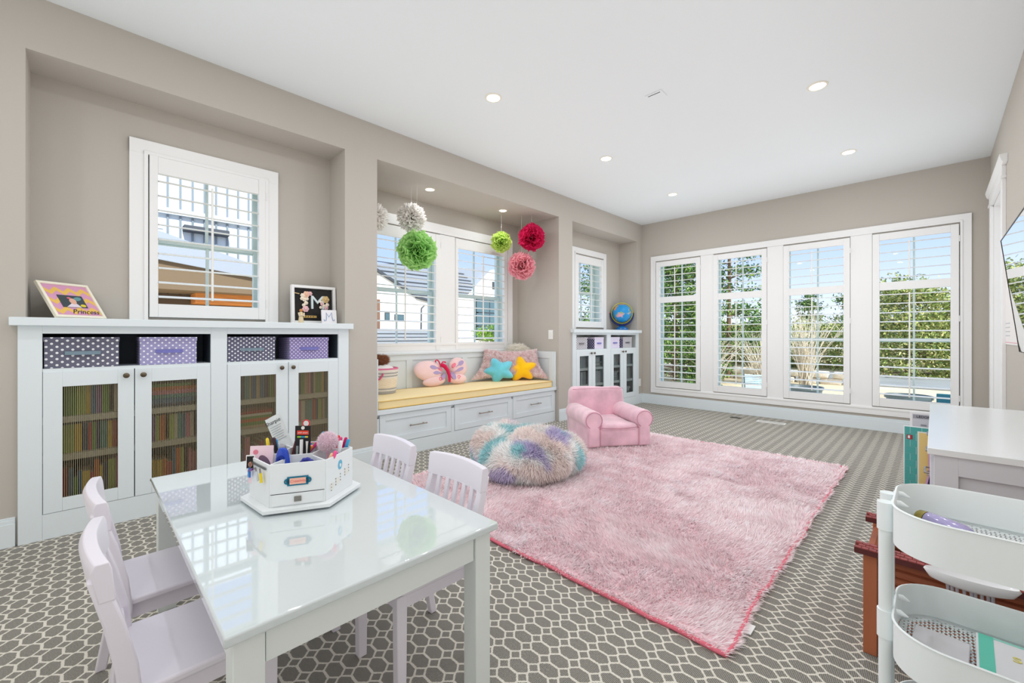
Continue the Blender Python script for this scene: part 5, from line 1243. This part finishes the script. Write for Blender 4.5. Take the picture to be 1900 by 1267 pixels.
# left face rail
la = R(-85); ML = Matrix.Translation(Vector((cos(la), sin(la), 0))*.158*cos(R(30))) @ Matrix.Rotation(la+pi/2, 4, 'Z')
MB().box(-.062, .062, -.007, -.0024, .132, .138, M=ML).build('metal_rail', mat('grey_metal_rail', (120, 124, 128), .35, .5, .8), og, bevel=.0008)
def item(name, label, cat, a, b, z, rot=(0, 0, 0), group=None): x, y, zz = owp(a, b, z); return thing(name, label, cat, (x, y, zz), (rot[0], rot[1], R(44.84)+rot[2]), group)
def clip(label, col, u, z, rot, w=.013, l_=.024):
    p = ML @ Vector((u, -.011, z)); t = thing('binder_clip', label, 'clip', (OC[0]+p.x, OC[1]+p.y, OZ+p.z), (0, R(rot), la+pi/2), 'small clips hanging from the rail of the organizer')
    MB().prism([(-w/2, -l_), (w/2, -l_), (w*.35, 0), (-w*.35, 0)], -.004, .001, 'y').build('jaw', mat('clip_'+label.split()[0], col, .3), t, bevel=.0006)
    MB().tube([(-w*.3, -.001, 0), (-w*.2, -.001, .014), (w*.2, -.001, .014), (w*.3, -.001, 0)], .0011, 6).build('wire_lever', M['metal'], t)
clip('blue plastic clip hanging on the left end of the metal rail', (24, 120, 200), -.050, .118, 6, .015, .030)
clip('purple clip dangling sideways from the metal rail', (110, 40, 140), -.022, .120, 70, .009, .040)
clip('yellow clip hanging on the right end of the metal rail', (236, 210, 20), .040, .120, -18, .015, .030)
clip('clear colourless clip in the middle of the metal rail', (200, 206, 214), .008, .118, -35, .012, .030)
FZ = .565
t = item('greeting_card', 'pale pink greeting card with grey print standing in the left compartment', 'card', -.112, -.062, FZ, (R(-8), 0, R(8)))
MB().box(-.036, .036, -.002, .002, 0, .118).build('card_sheet', mat('pale_pink_card', (244, 216, 226), .5), t); MB().prism(ell(.012, .06, .016, .03, .5), -.0026, -.002, 'y').build('grey_print', mat('plum_grey_print', (120, 96, 116), .5), t)
MB().prism(ell(-.018, .098, .008, .008), -.0026, -.002, 'y').build('pink_print', mat('card_rose', (226, 130, 150), .5), t)
t = item('instant_photo', 'small instant photo with white border tucked behind the metal rail', 'photo', -.135, -.078, .609, (R(-5), 0, R(10)))
MB().box(-.013, .013, -.001, .001, 0, .050).build('photo_border', M['white'], t); MB().box(-.0105, .0105, -.0016, -.001, .008, .046).build('photo_image', M['black'], t); MB().prism(ell(.001, .020, .0065, .0085), -.0019, -.0016, 'y').build('face_print', mat('tan_print', (200, 140, 116), .5), t)
t = item('blister_pack', 'black blister pack with red label standing in the middle of the organizer', 'package', .003, -.012, .612, (R(-3), 0, 0))
o = MB().box(-.027, .027, -.001, .001, 0, .128).build('backing_card', M['black'], t, bevel=.0005)
MB().box(-.020, .020, -.0017, -.001, .098, .112).build('red_label', mat('red_label', (226, 66, 44), .4), t); text('craft smart', 'lettering', .0078, M['white'], t, (0, -.0018, .105), (R(90), 0, 0), ext=.0001)
MB().box(-.019, -.006, -.0016, -.001, .088, .093).build('rainbow_stripe', mat('lime_stripe', (150, 210, 50), .4), t); MB().box(-.006, .008, -.0016, -.001, .088, .093).build('rainbow_stripe', mat('blue_stripe', (40, 150, 210), .4), t); MB().box(.008, .018, -.0016, -.001, .088, .093).build('rainbow_stripe', mat('yellow_stripe', (240, 210, 60), .4), t)
MB().tube([(-.002, -.005, .018), (-.002, -.005, .082)], .0055, 12).build('white_pen', M['white'], t); MB().tube([(.016, -.003, .022), (.016, -.003, .060), (.016, -.003, .076)], [.0015, .0030, .0045], 10).build('printed_tool', M['shelf'], t)
MB().box(-.022, -.014, -.0014, -.001, .03, .06).build('small_print', mat('small_grey_print', (140, 150, 150), .5), t)
MB().lathe([(0, -.0015), (.006, -.0015), (.006, .0015), (0, .0015)], n=12, M=Matrix.Translation((0, -.0006, .121)) @ Matrix.Rotation(pi/2, 4, 'X')).build('hang_hole', M['shelf'], t)
t = item('blue_tape_runner', 'shiny blue plastic tape runner standing in the front compartment', 'tape runner', -.026, -.082, FZ+.0)
Vb = []
for j in range(17):
    a = pi*j/16; zz = .060-.060*cos(a)
    for i in range(24): b_ = 2*pi*i/24; Vb.append((.0235*sin(a)**.6*cos(b_)*(1-.15*(zz < .05)), .0125*sin(a)**.6*sin(b_), zz))
MB().add(Vb, [(j*24+i, (j+1)*24+i, (j+1)*24+(i+1) % 24, j*24+(i+1) % 24) for j in range(16) for i in range(24)]).build('shell', mat('cobalt_plastic', (24, 70, 190), .12, .6, coat=.5), t, smooth=80)
MB().lathe([(.004, -.002), (.012, -.002), (.012, .002), (.004, .002), (.004, -.002)], n=20, M=Matrix.Translation((0, -.013, .085)) @ Matrix.Rotation(pi/2, 4, 'X')).build('wheel', mat('dark_cobalt', (14, 44, 140), .25), t)
t = item('blue_tape_roll', 'dark blue scalloped roll low in the front compartment', 'tape roll', .052, -.080, FZ, )
MB().tube([((.019+.0015*cos(a*9))*cos(a), 0, .062+(.019+.0015*cos(a*9))*sin(a)) for a in [2*pi*i/48 for i in range(48)]], .0065, 8, closed=True).build('roll', mat('indigo_roll', (50, 56, 150), .4), t, smooth=80)
MB().box(-.016, .016, -.004, .004, 0, .046).build('holder', mat('indigo_holder', (50, 56, 150), .4), t)
t = item('folded_instructions', 'creased white leaflet with black brand lettering sticking up at an angle', 'leaflet', -.112, .088, FZ+.085, (R(-6), R(-28), 0))
m = MB(); nn = 8
for i in range(nn): x0, x1 = -.030+.060*i/nn, -.030+.060*(i+1)/nn; y0_, y1_ = .002*sin(i*1.1), .002*sin((i+1)*1.1); m.add([(x0, y0_, -.02), (x1, y1_, -.02), (x1, y1_+.003, .115), (x0, y0_+.003, .115), (x0, y0_+.0006, -.02), (x1, y1_+.0006, -.02), (x1, y1_+.0036, .115), (x0, y0_+.0036, .115)], [(0, 1, 2, 3), (4, 7, 6, 5), (0, 4, 5, 1), (3, 2, 6, 7)])
m.build('leaflet_sheet', mat('leaflet_paper', (222, 228, 230), .5), t); text('Sharpie', 'lettering', .020, M['black'], t, (-.003, -.0012, .094), (R(90), 0, 0), ext=.0001)
m = MB()
for k in range(7): m.box(-.024, .022-.004*(k % 3), -.0022, -.0012, .076-.0085*k, .0775-.0085*k)
m.build('printed_lines', mat('line_grey', (150, 156, 160), .5), t)
t = item('red_badge_pen', 'red and white round-topped pen beside the leaflet', 'pen', -.030, .085, FZ)
MB().tube([(0, 0, 0), (0, 0, .13)], .004, 8).build('barrel', mat('red_barrel', (214, 40, 50), .4), t); MB().lathe([(0, -.002), (.011, -.002), (.011, .002), (0, .002)], n=20, M=Matrix.Translation((0, 0, .165)) @ Matrix.Rotation(pi/2, 4, 'X')).build('round_top', M['white'], t)
MB().tube([(.012*cos(a), -.001, .165+.012*sin(a)) for a in [2*pi*i/24 for i in range(24)]], .0022, 6, closed=True).build('red_rim', mat('red_rim', (220, 50, 60), .4), t); MB().box(-.008, .008, -.004, .004, .130, .150).build('red_bow', mat('red_bow', (220, 50, 60), .4), t, bevel=.002)
def pen(label, col, a, b, z0, length, tilt, tilt2, r_=.0045, tip=None, name='pen', cat='pen', group='pens and markers in the organizer'):
    t = item(name, label, cat, a, b, z0, (R(tilt2), R(tilt), 0), group)
    MB().tube([(0, 0, 0), (0, 0, length*.8)], r_, 10).build('barrel', mat('pen_'+label[:12].replace(' ', '_'), col, .3), t, smooth=50)
    MB().tube([(0, 0, length*.8), (0, 0, length*.97), (0, 0, length)], [r_*1.08, r_*1.0, r_*.5], 10).build('cap', mat('cap_'+label[:12].replace(' ', '_'), tip or col, .3), t, smooth=50); return t
mk = [('teal marker', (20, 150, 190)), ('green marker', (30, 150, 90)), ('orange marker', (250, 150, 40)), ('yellow marker', (250, 200, 30)), ('red marker', (226, 50, 60)), ('pink marker', (236, 80, 140)), ('magenta marker', (214, 40, 110)), ('light blue marker', (60, 170, 220))]
for k, (nm_, c) in enumerate(mk): pen(nm_+' in the back row of capped markers at the rear right', c, .018+.011*k, .095-.006*(k % 2)*2-.002*k, FZ, .132-.0022*k, 4+2.0*k, 0, .0058)
pen('yellow highlighter pen leaning at the far left rim', (236, 214, 90), -.118, .02, FZ, .128, -8, 0, .005, (250, 220, 60)); pen('light blue capped pen at the left rear', (60, 160, 220), -.100, .03, FZ, .120, -5, 0, .006)
pen('thick black marker standing left of the centre', (30, 30, 34), -.078, .006, FZ, .135, -12, 0, .007, (60, 40, 50)); pen('maroon brush pot standing left of the centre', (96, 30, 40), -.058, .03, FZ, .118, 12, 0, .010, (120, 40, 40), 'brush_pot', 'pot')
pen('magenta crayon lying toward the leaflet', (206, 40, 140), -.050, .055, FZ+.02, .112, 42, 0, .006, (230, 70, 150)); pen('orange crayon under the magenta one', (240, 140, 60), -.050, .045, FZ+.02, .095, 40, 0, .006)
pen('pink pencil leaning across the rear left', (244, 180, 190), -.088, .05, FZ, .130, 30, 0, .004); pen('dark blue pen beside the divider on the left', (40, 90, 150), -.068, -.020, FZ, .100, 3, 0, .006)
pen('black and tan pencil leaning in the right compartment', (34, 30, 32), .083, -.060, FZ, .105, 24, 0, .0045, (240, 200, 160)); pen('hot pink marker in the right compartment', (244, 90, 150), .095, -.055, FZ, .110, 22, 0, .006)
pen('purple marker low in the right compartment', (110, 40, 140), .100, -.030, FZ, .094, 18, 0, .0055); pen('white feather pen in the right compartment', (230, 230, 236), .105, .0, FZ, .125, 12, 0, .007)
t = item('fluffy_pen', 'pale pink fluffy pom-pom pen in the right compartment', 'pen', .086, -.002, FZ)
MB().tube([(0, 0, 0), (0, 0, .10)], .004, 8).build('barrel', mat('pink_barrel', (240, 180, 200), .4), t)
MB().ball((0, 0, .120), .026, 16, 12).build('pompom_core', mat('pink_core', (244, 216, 230), .9), t, smooth=80)
nb = 3500; dd = rng.normal(size=(nb, 3)); dd /= np.linalg.norm(dd, axis=1, keepdims=True); Pw, Dw = to_world(t, dd*.025+np.array([0, 0, .120]), dd+rng.normal(0, .35, dd.shape))
blades('pompom_fur', Pw, Dw, rng.uniform(.008, .015, nb), .0014, np.clip(np.array(lin((250, 230, 240)))*rng.uniform(.85, 1.05, (nb, 1)), 0, 1), M['fur'], t)
bead_cols = [('yellow', (244, 200, 40)), ('orange', (240, 130, 40)), ('teal', (30, 160, 150)), ('green', (60, 160, 80)), ('red', (220, 50, 50)), ('purple', (90, 60, 160)), ('blue', (40, 90, 200))]
bm_ = {k: mat('bead_'+k, c, .35) for k, c in bead_cols}
for i in range(34):
    k = bead_cols[(i*5) % 7][0]; a = -.048+.096*((i*.618) % 1); b = .060+.045*((i*.377) % 1); z = .646+.010*((i*.23) % 1)
    o = MB().ball((0, 0, 0), .0075, 12, 8).build('felt_ball', bm_[k], None, smooth=80); o.location = owp(a, b, z)
    tag(o, '%s small felt ball in the heap behind the black blister pack' % k, 'ball', 'small coloured felt balls in the organizer')
t = item('clear_gem_box', 'clear faceted gem box at the rear left of the organizer', 'gem box', -.125, .075, .622, (0, R(10), 0)); m = MB()
m.lathe([(0, 0), (.018, .004), (.024, .018), (.016, .030), (0, .034)], n=7); m.build('gem', mat('clear_gem', (226, 222, 236), .05, .8, trans=.5), t, smooth=0)

# ------------------------------------------------------------------ outside: ground, neighbouring houses, garden
GZ = -.18
gm_ = mat('dry_sandy_ground', (206, 188, 156), .95, .1, bump=(3, .6, .05), var=(.5, .16))
m = MB(); m.box(-60, 60, YF+WT, 90, GZ-.3, GZ); m.box(-60, -4.4, -30, YF+WT, GZ-.3, GZ-.001); tag(m.build('ground', gm_, smooth=0), kind='structure')
m = MB(); m.box(-9, 9, 13.5, 16.2, GZ, GZ+.02); m.box(-40, 40, 16.2, 17, GZ, GZ+.015); tag(m.build('garden_path', mat('grey_paving', (140, 140, 134), .9, bump=(8, .4, .02), var=(1.2, .1)), smooth=0), kind='structure')
m = MB(); m.box(-4.6, 1.2, YF+WT, 9.8, GZ, GZ+.03); tag(m.build('patio', mat('pale_patio_stone', (226, 214, 196), .85, var=(2, .08)), smooth=0), kind='structure')
tm = mat('tree_bark', (120, 96, 76), .9, bump=(20, .8, .02), var=(6, .2)); bmk = mat('pale_bark', (206, 196, 176), .9, var=(8, .15))
def tree(name, label, loc, h, r, n, cols, leaf=.10, trunk=.10, low=.1, conifer=True, group='trees beyond the patio', clusters=60, seed=1):
    t = thing(name, label, 'tree' if h > 2.2 else 'shrub', loc, group=group); rs = np.random.default_rng(seed)
    MB().tube([(0, 0, -.1), (.03, 0, h*.5), (0, .02, h*.93)], [trunk, trunk*.7, trunk*.15], 8).build('trunk', tm, t)
    cz = rs.uniform(low, .98, clusters)**(1.1 if conifer else .8); ca = rs.uniform(0, 2*pi, clusters)
    prof = (1-cz)**.7*.95+.08 if conifer else np.sqrt(np.clip(1-((cz-.55)/.5)**2, .05, 1)); rr = r*prof*rs.uniform(.55, 1, clusters)
    cen = np.stack([rr*np.cos(ca), rr*np.sin(ca), cz*h-(.10*rr if conifer else 0)], 1)
    if conifer or clusters > 40:
        m = MB()
        for k in range(0, clusters, 2): m.tube([(0, 0, max(.05, cen[k, 2]-.10*h*.3)), tuple(cen[k])], [trunk*.25, trunk*.08], 5)
        tag(m.build('branches', tm, t), kind='stuff')
    k = rs.integers(0, clusters, n); sz = r*(.20 if conifer else .26)
    P = cen[k]+rs.normal(0, 1, (n, 3))*np.array([sz, sz, sz*.42]); P[:, 2] = np.maximum(P[:, 2], .03)
    D = rs.normal(0, 1, (n, 3)); D[:, :2] += cen[k][:, :2]/(r+.01)*1.2; ci = rs.integers(0, len(cols), n)
    C = np.array([lin(c) for c in cols])[ci]*rs.uniform(.7, 1.25, (n, 1)); A = np.array(wm(t)); Pw = P @ A[:3, :3].T+A[:3, 3]
    blades('foliage', Pw, D, rs.uniform(leaf*.6, leaf*1.4, n), leaf*.42, np.clip(C, 0, 1), M['leaf'], t, bend=.3)
PINE = [(70, 104, 52), (98, 130, 62), (132, 156, 74), (56, 84, 46)]; OLIVE = [(136, 150, 78), (166, 174, 98), (104, 124, 62), (192, 184, 120)]
tree('pine_tree', 'tall dense green pine standing close behind the first far window', (-5.05, 11.4, GZ), 5.2, 1.15, 22000, PINE, .085, .06, .04, clusters=130, seed=2)
tree('pine_tree', 'open-branched tall pine seen through the second far window', (-4.25, 13.2, GZ), 6.2, 1.15, 9000, PINE, .10, .07, .12, clusters=70, seed=3)
tree('pine_tree', 'mid green pine at the far left behind the dense one', (-7.8, 14.5, GZ), 5.2, 2.2, 9000, PINE, .12, .14, .05, clusters=90, seed=4)
tree('pine_tree', 'slim pointed pine rising above the hedge in the third window', (-4.2, 24, GZ), 3.2, .8, 3500, PINE, .11, .08, .08, clusters=40, seed=5)
tree('pine_tree', 'pointed pine above the hedge near the right of the third window', (-2.5, 23, GZ), 3.3, .9, 3500, PINE, .11, .08, .08, clusters=40, seed=6)
tree('juniper_tree', 'broad yellow-green juniper seen through the fourth far window', (-.6, 18.2, GZ), 2.95, 1.6, 16000, OLIVE, .10, .07, .02, True, clusters=90, seed=7)
tree('juniper_tree', 'yellow-green juniper right of the broad one in the fourth window', (.75, 19.5, GZ), 2.4, 1.1, 8000, OLIVE, .12, .12, .10, False, clusters=70, seed=8)
for k, (x, y, h_) in enumerate([(-7.6, 19.5, 1.8), (-5.9, 20.5, 1.6), (-4.2, 19.5, 1.7), (-2.9, 20.2, 1.65), (-9.6, 20, 2.0), (.9, 22, 1.7), (3.2, 23, 2.0)]):
    tree('hedge_shrub', ['olive green rounded shrub, leftmost of the hedge line but one', 'olive shrub in the hedge line behind the second window', 'olive shrub in the hedge line left of the bare bush', 'olive shrub in the hedge line right of the bare bush', 'olive shrub at the far left end of the hedge line', 'olive shrub behind the broad juniper', 'olive shrub at the right end of the hedge line'][k], (x, y, GZ), h_, 1.35, 6000, OLIVE, .12, .05, .0, False, 'shrubs of the hedge line', 40, 20+k)
def bare_bush(label, loc, h, r, n, seed, m_=None):
    t = thing('bare_bush', label, 'shrub', loc, group='bare bushes outside the far windows'); rs = random.Random(seed); m = MB()
    for k in range(n):
        a = rs.uniform(0, 2*pi); q = rs.uniform(.2, 1)*r; L_ = h*rs.uniform(.6, 1); p0 = Vector((rs.gauss(0, .06), rs.gauss(0, .06), 0)); p1 = p0+Vector((q*.35*cos(a), q*.35*sin(a), L_*.5)); p2 = Vector((q*cos(a), q*sin(a), L_))
        m.tube([p0, p1, p2], [.011, .008, .002], 4)
        for _ in range(4):
            s_ = rs.uniform(.3, .95); b0 = p0.lerp(p1, s_*2) if s_ < .5 else p1.lerp(p2, s_*2-1); b1 = b0+Vector((rs.gauss(0, .18), rs.gauss(0, .18), rs.uniform(.05, .3)))*h*.5; m.tube([b0, b1], [.005, .0015], 3)
    tag(m.build('twigs', m_ or bmk, t, smooth=0), kind='stuff')
bare_bush('bare pale-branched bush in the middle of the third far window', (-2.25, 12.6, GZ), 2.1, .9, 70, 3); bare_bush('bare pale-branched bush behind the lounge chair in the second window', (-4.0, 11.2, GZ), 1.2, .8, 60, 4); bare_bush('bare twiggy bush between second and third far windows', (-3.1, 12.0, GZ), 1.5, .8, 50, 5)
# stone edging wall with separate blocks
sw = structure('garden_wall', (-4.65, 13.3, GZ)); sm_ = mat('pale_field_stone', (214, 204, 186), .9, bump=(14, .6, .02), var=(3, .14)); sp0 = None
rs = random.Random(5)
for row in range(2):
    for k in range(13):
        x = -3.2+.5*k+.25*(row % 2); sc = (rs.uniform(.88, 1.0), rs.uniform(.8, 1), rs.uniform(.88, 1.0))
        if sp0 is None:
            sp0 = soft(MB().box(-.235, .235, -.14, .14, 0, .16), 'stone', sw, sm_, bev=.03, seg=2, disp=.02, sub=0); sp0.location = (x, 0, 0)
        else: o = like(sp0, 'stone', sw, (x, rs.uniform(-.02, .02), .16*row)); o.scale = sc
# planters, lounge chair
pt = mat('dark_green_bowl', (84, 96, 96), .5); soil = mat('dark_soil', (70, 56, 46), .95)
def planter(label, loc, r_=.24, h_=.2):
    t = thing('bowl_planter', label, 'planter', loc, group='low bowl planters on the patio')
    MB().lathe([(0, 0), (r_*.55, 0), (r_*.86, h_*.6), (r_*.92, h_*.86), (r_, h_*.88), (r_, h_), (r_*.92, h_), (r_*.86, h_*.9), (0, h_*.88)], n=36).build('bowl', pt, t, smooth=50); MB().lathe([(0, h_*.88), (r_*.88, h_*.9)], n=36).build('soil', soil, t)
planter('dark bowl planter outside the fourth far window', (-.26, 8.2, GZ+.03), .26, .36); planter('dark bowl planter outside the third far window', (-1.52, 8.4, GZ+.03), .26, .36)
lc = thing('lounge_chair', 'pale blue slatted lounge chair with raised back outside the second window', 'lounge chair', (-2.45, 9.1, GZ+.03), (0, 0, R(20))); lc.scale = (.62, .62, .62)
lm_ = mat('pale_blue_slats', (176, 214, 228), .5); dkm = mat('dark_chair_frame', (44, 50, 54), .4)
for k in range(9):
    s_ = k/8; MB().box(-.26, .26, -.5+s_*.5, -.455+s_*.5, .26, .28).build('slat', lm_, lc, bevel=.003)
for k in range(8): MB().box(-.26, .26, -.022, .022, -.01, .01, M=Matrix.Translation((0, .06+.048*k, .30+.052*k)) @ Matrix.Rotation(R(47), 4, 'X')).build('slat', lm_, lc, bevel=.003)
for s in (-1, 1):
    MB().tube([(s*.27, -.5, .25), (s*.27, .04, .25), (s*.27, .46, .70)], .014, 8).build('side_rail', dkm, lc)
    for yy in (-.45, .05): MB().tube([(s*.27, yy, 0), (s*.27, yy, .25)], .013, 8).build('leg', dkm, lc)
t = thing('teal_patio_chair', 'dark teal patio seat at the lower right of the fourth far window', 'patio chair', (.22, 7.9, GZ+.03)); tp = mat('dark_teal', (30, 96, 110), .5)
MB().box(-.2, .2, -.2, .2, .24, .29).build('seat', tp, t, bevel=.01); MB().box(-.2, .2, .17, .21, .29, .42).build('backrest', tp, t, bevel=.01)
for sx_ in (-.17, .17):
    for sy_ in (-.17, .17): MB().box(sx_-.015, sx_+.015, sy_-.015, sy_+.015, 0, .24).build('leg', tp, t)
# houses seen through the left windows
stc = mat('white_stucco', (236, 232, 224), .9, .1, bump=(6, .2, .02)); brd = mat('board_and_batten_white', (196, 202, 208), .7); rfm = mat('grey_metal_roof', (150, 156, 166), .5, .4, .2); trm = mat('dark_trim', (62, 66, 72), .6); wgl = mat('dark_house_glass', (80, 104, 112), .1, .6); org = mat('orange_cedar', (206, 130, 62), .6, var=(3, .15), stretch=(1, 1, 8)); lapm = mat('pale_lap_siding', (206, 214, 220), .7)
h1 = thing('neighbour_wing', 'white board-and-batten house wing with a cedar porch outside the first window', 'house', (-14, 2.4, GZ))
MB().box(-1, 0, -2.4, 3.2, 0, 7).build('wall', brd, h1)
b0 = None
for k in range(20):
    y = -2.2+.26*k
    if b0 is None: b0 = MB().box(0, .035, -.022, .022, 2.2, 6.6).build('batten', mat('batten_grey', (120, 130, 138), .7), h1); b0.location = (0, y, 0)
    else: like(b0, 'batten', h1, (0, y, 0))
MB().box(.0, .12, -2.4, 1.6, 4.35, 4.5).build('gutter', lapm, h1); MB().box(.02, .3, -.6, .4, 3.95, 4.10).build('light_bar', trm, h1, bevel=.02)
for k in range(9): MB().box(-.02+.02, .05, -2.4, -1.0, 2.35+.2*k, 2.53+.2*k).build('lap_board', lapm, h1, bevel=.004)
MB().prism([(-2.4, 3.55), (-1.3, 3.62), (1.6, 2.78), (1.6, 2.60), (-2.4, 3.1)], .1, 1.6, 'x').build('porch_roof', rfm, h1)
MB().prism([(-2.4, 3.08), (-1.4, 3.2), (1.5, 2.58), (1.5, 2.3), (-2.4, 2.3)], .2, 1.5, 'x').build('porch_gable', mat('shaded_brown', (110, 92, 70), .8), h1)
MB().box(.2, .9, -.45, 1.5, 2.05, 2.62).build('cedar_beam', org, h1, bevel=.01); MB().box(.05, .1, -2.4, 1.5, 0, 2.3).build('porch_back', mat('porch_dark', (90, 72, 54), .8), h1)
MB().box(.2, .36, -1.55, -1.4, 0, 2.5).build('porch_post', lapm, h1); MB().box(.2, .36, .95, 1.1, 0, 2.1).build('porch_post', lapm, h1)
h2 = thing('stucco_house', 'white stucco house with grey metal roofs outside the window seat windows', 'house', (-18, 9, GZ))
def P2(ys): return [(y-9, z+.18) for y, z in ys]
MB().prism(P2([(8.2, 0), (12.7, 0), (12.7, 2.7), (11.4, 3.0), (9.2, 4.15), (8.2, 4.6)]), -.6, 0, 'x').build('gable_wall', stc, h2)
MB().prism(P2([(9.2, 4.35), (12.9, 4.75), (12.9, 2.75), (11.4, 3.1), (9.2, 4.2)]), -.65, -.2, 'x').build('roof', rfm, h2)
for k in range(10): MB().prism(P2([(9.3+.4*k, 4.20+.0*k), (9.9+.4*k, 4.25), (9.93+.4*k, 4.25), (9.33+.4*k, 4.20)]), -.2, -.17, 'x').build('roof_seam', trm, h2) if False else None
for k in range(8): z = 3.05+.2*k; MB().box(-.2, -.16, (11.5-(z-3)*1.9)-9, 3.85, z+.18, z+.215).build('roof_seam', trm, h2)
m = MB(); m.prism(P2([(9.1, 4.22), (11.45, 3.02), (11.45, 2.9), (9.1, 4.08)]), 0, .12, 'x'); m.prism(P2([(11.4, 3.0), (12.8, 2.75), (12.8, 2.62), (11.4, 2.88)]), 0, .12, 'x'); m.build('eave_trim', trm, h2)
for (a, b, c, d) in ((9.75, 10.0, 1.75, 2.12), (10.25, 10.75, 1.75, 2.05)): f_ = MB().box(0, .04, a-9, b-9, c+.18, d+.18).build('window', trm, h2); MB().box(.035, .05, a-9+.03, b-9-.03, c+.21, d+.15).build('pane', wgl, f_)
MB().box(0, .06, 8.8-9, 9.5-9, 1.3+.18, 2.7+.18).build('brown_shutter', mat('brown_shutter', (120, 88, 70), .7), h2)
MB().tube([(.08, 11.9-9, 2.75), (.08, 11.7-9, 2.6), (.08, 11.68-9, 1.5), (.08, 11.9-9, 1.4)], .03, 8).build('downpipe', trm, h2)
MB().prism(P2([(8.2, .2), (12.7, .2), (12.7, 1.35), (8.2, 1.25)]), .3, 1.2, 'x').build('lower_roof', rfm, h2)
for k in range(6): MB().box(1.2, 1.22, -.8, 3.7, .5+.16*k, .53+.16*k).build('roof_seam', trm, h2)
MB().prism(P2([(13.3, 4.45), (16.2, 5.05), (16.5, 4.6), (14.9, 3.1), (13.3, 3.05)]), -.8, -.3, 'x').build('roof', rfm, h2)
for k in range(8): MB().box(-.3, -.26, 4.3, 7.4-.25*k if k > 3 else 6.3, 3.4+.17*k, 3.43+.17*k).build('roof_seam', trm, h2)
MB().prism(P2([(14.8, 0), (18.5, 0), (18.5, 4.2), (16.6, 4.85), (14.9, 3.3)]), -.3, .2, 'x').build('gable_wall', stc, h2)
MB().prism(P2([(13.2, 0), (15.2, 0), (15.2, 3.05), (13.2, 3.05)]), -.2, .3, 'x').build('stone_wall', mat('white_stone', (224, 218, 206), .9, bump=(5, .8, .04), var=(4, .08)), h2)
f_ = MB().box(.2, .3, 15.0-9, 17.0-9, .8+.18, 3.05+.18).build('window', trm, h2)
for i in range(2):
    for j in range(3): MB().box(.29, .32, 15.05-9+.98*i, 15.97-9+.98*i, .86+.18+.74*j, 1.54+.18+.74*j).build('pane', wgl, f_)
f_ = MB().box(.2, .26, 16.3-9, 16.5-9, 3.7+.18, 4.1+.18).build('window', trm, h2)
tree('leafy_bush', 'bright green bush beside the big window of the stucco house', (-14.2, 13.1, GZ), 1.75, .75, 5000, [(120, 160, 50), (90, 130, 44), (150, 180, 70)], .09, .05, .0, False, 'greenery outside the left windows', 30, 40)
tree('pine_tree', 'dark pine seen through the narrow window above the far cabinet', (-9.2, 14.4, GZ), 5.6, 1.6, 9000, PINE, .10, .14, .04, clusters=80, seed=41, group='greenery outside the left windows')
tree('leafy_bush', 'round green bush low in the narrow window above the far cabinet', (-7.6, 11.3, GZ), 1.6, .9, 4000, PINE, .09, .05, .0, False, 'greenery outside the left windows', 30, 42)
# the house's own outer faces, so that the view outside is closed
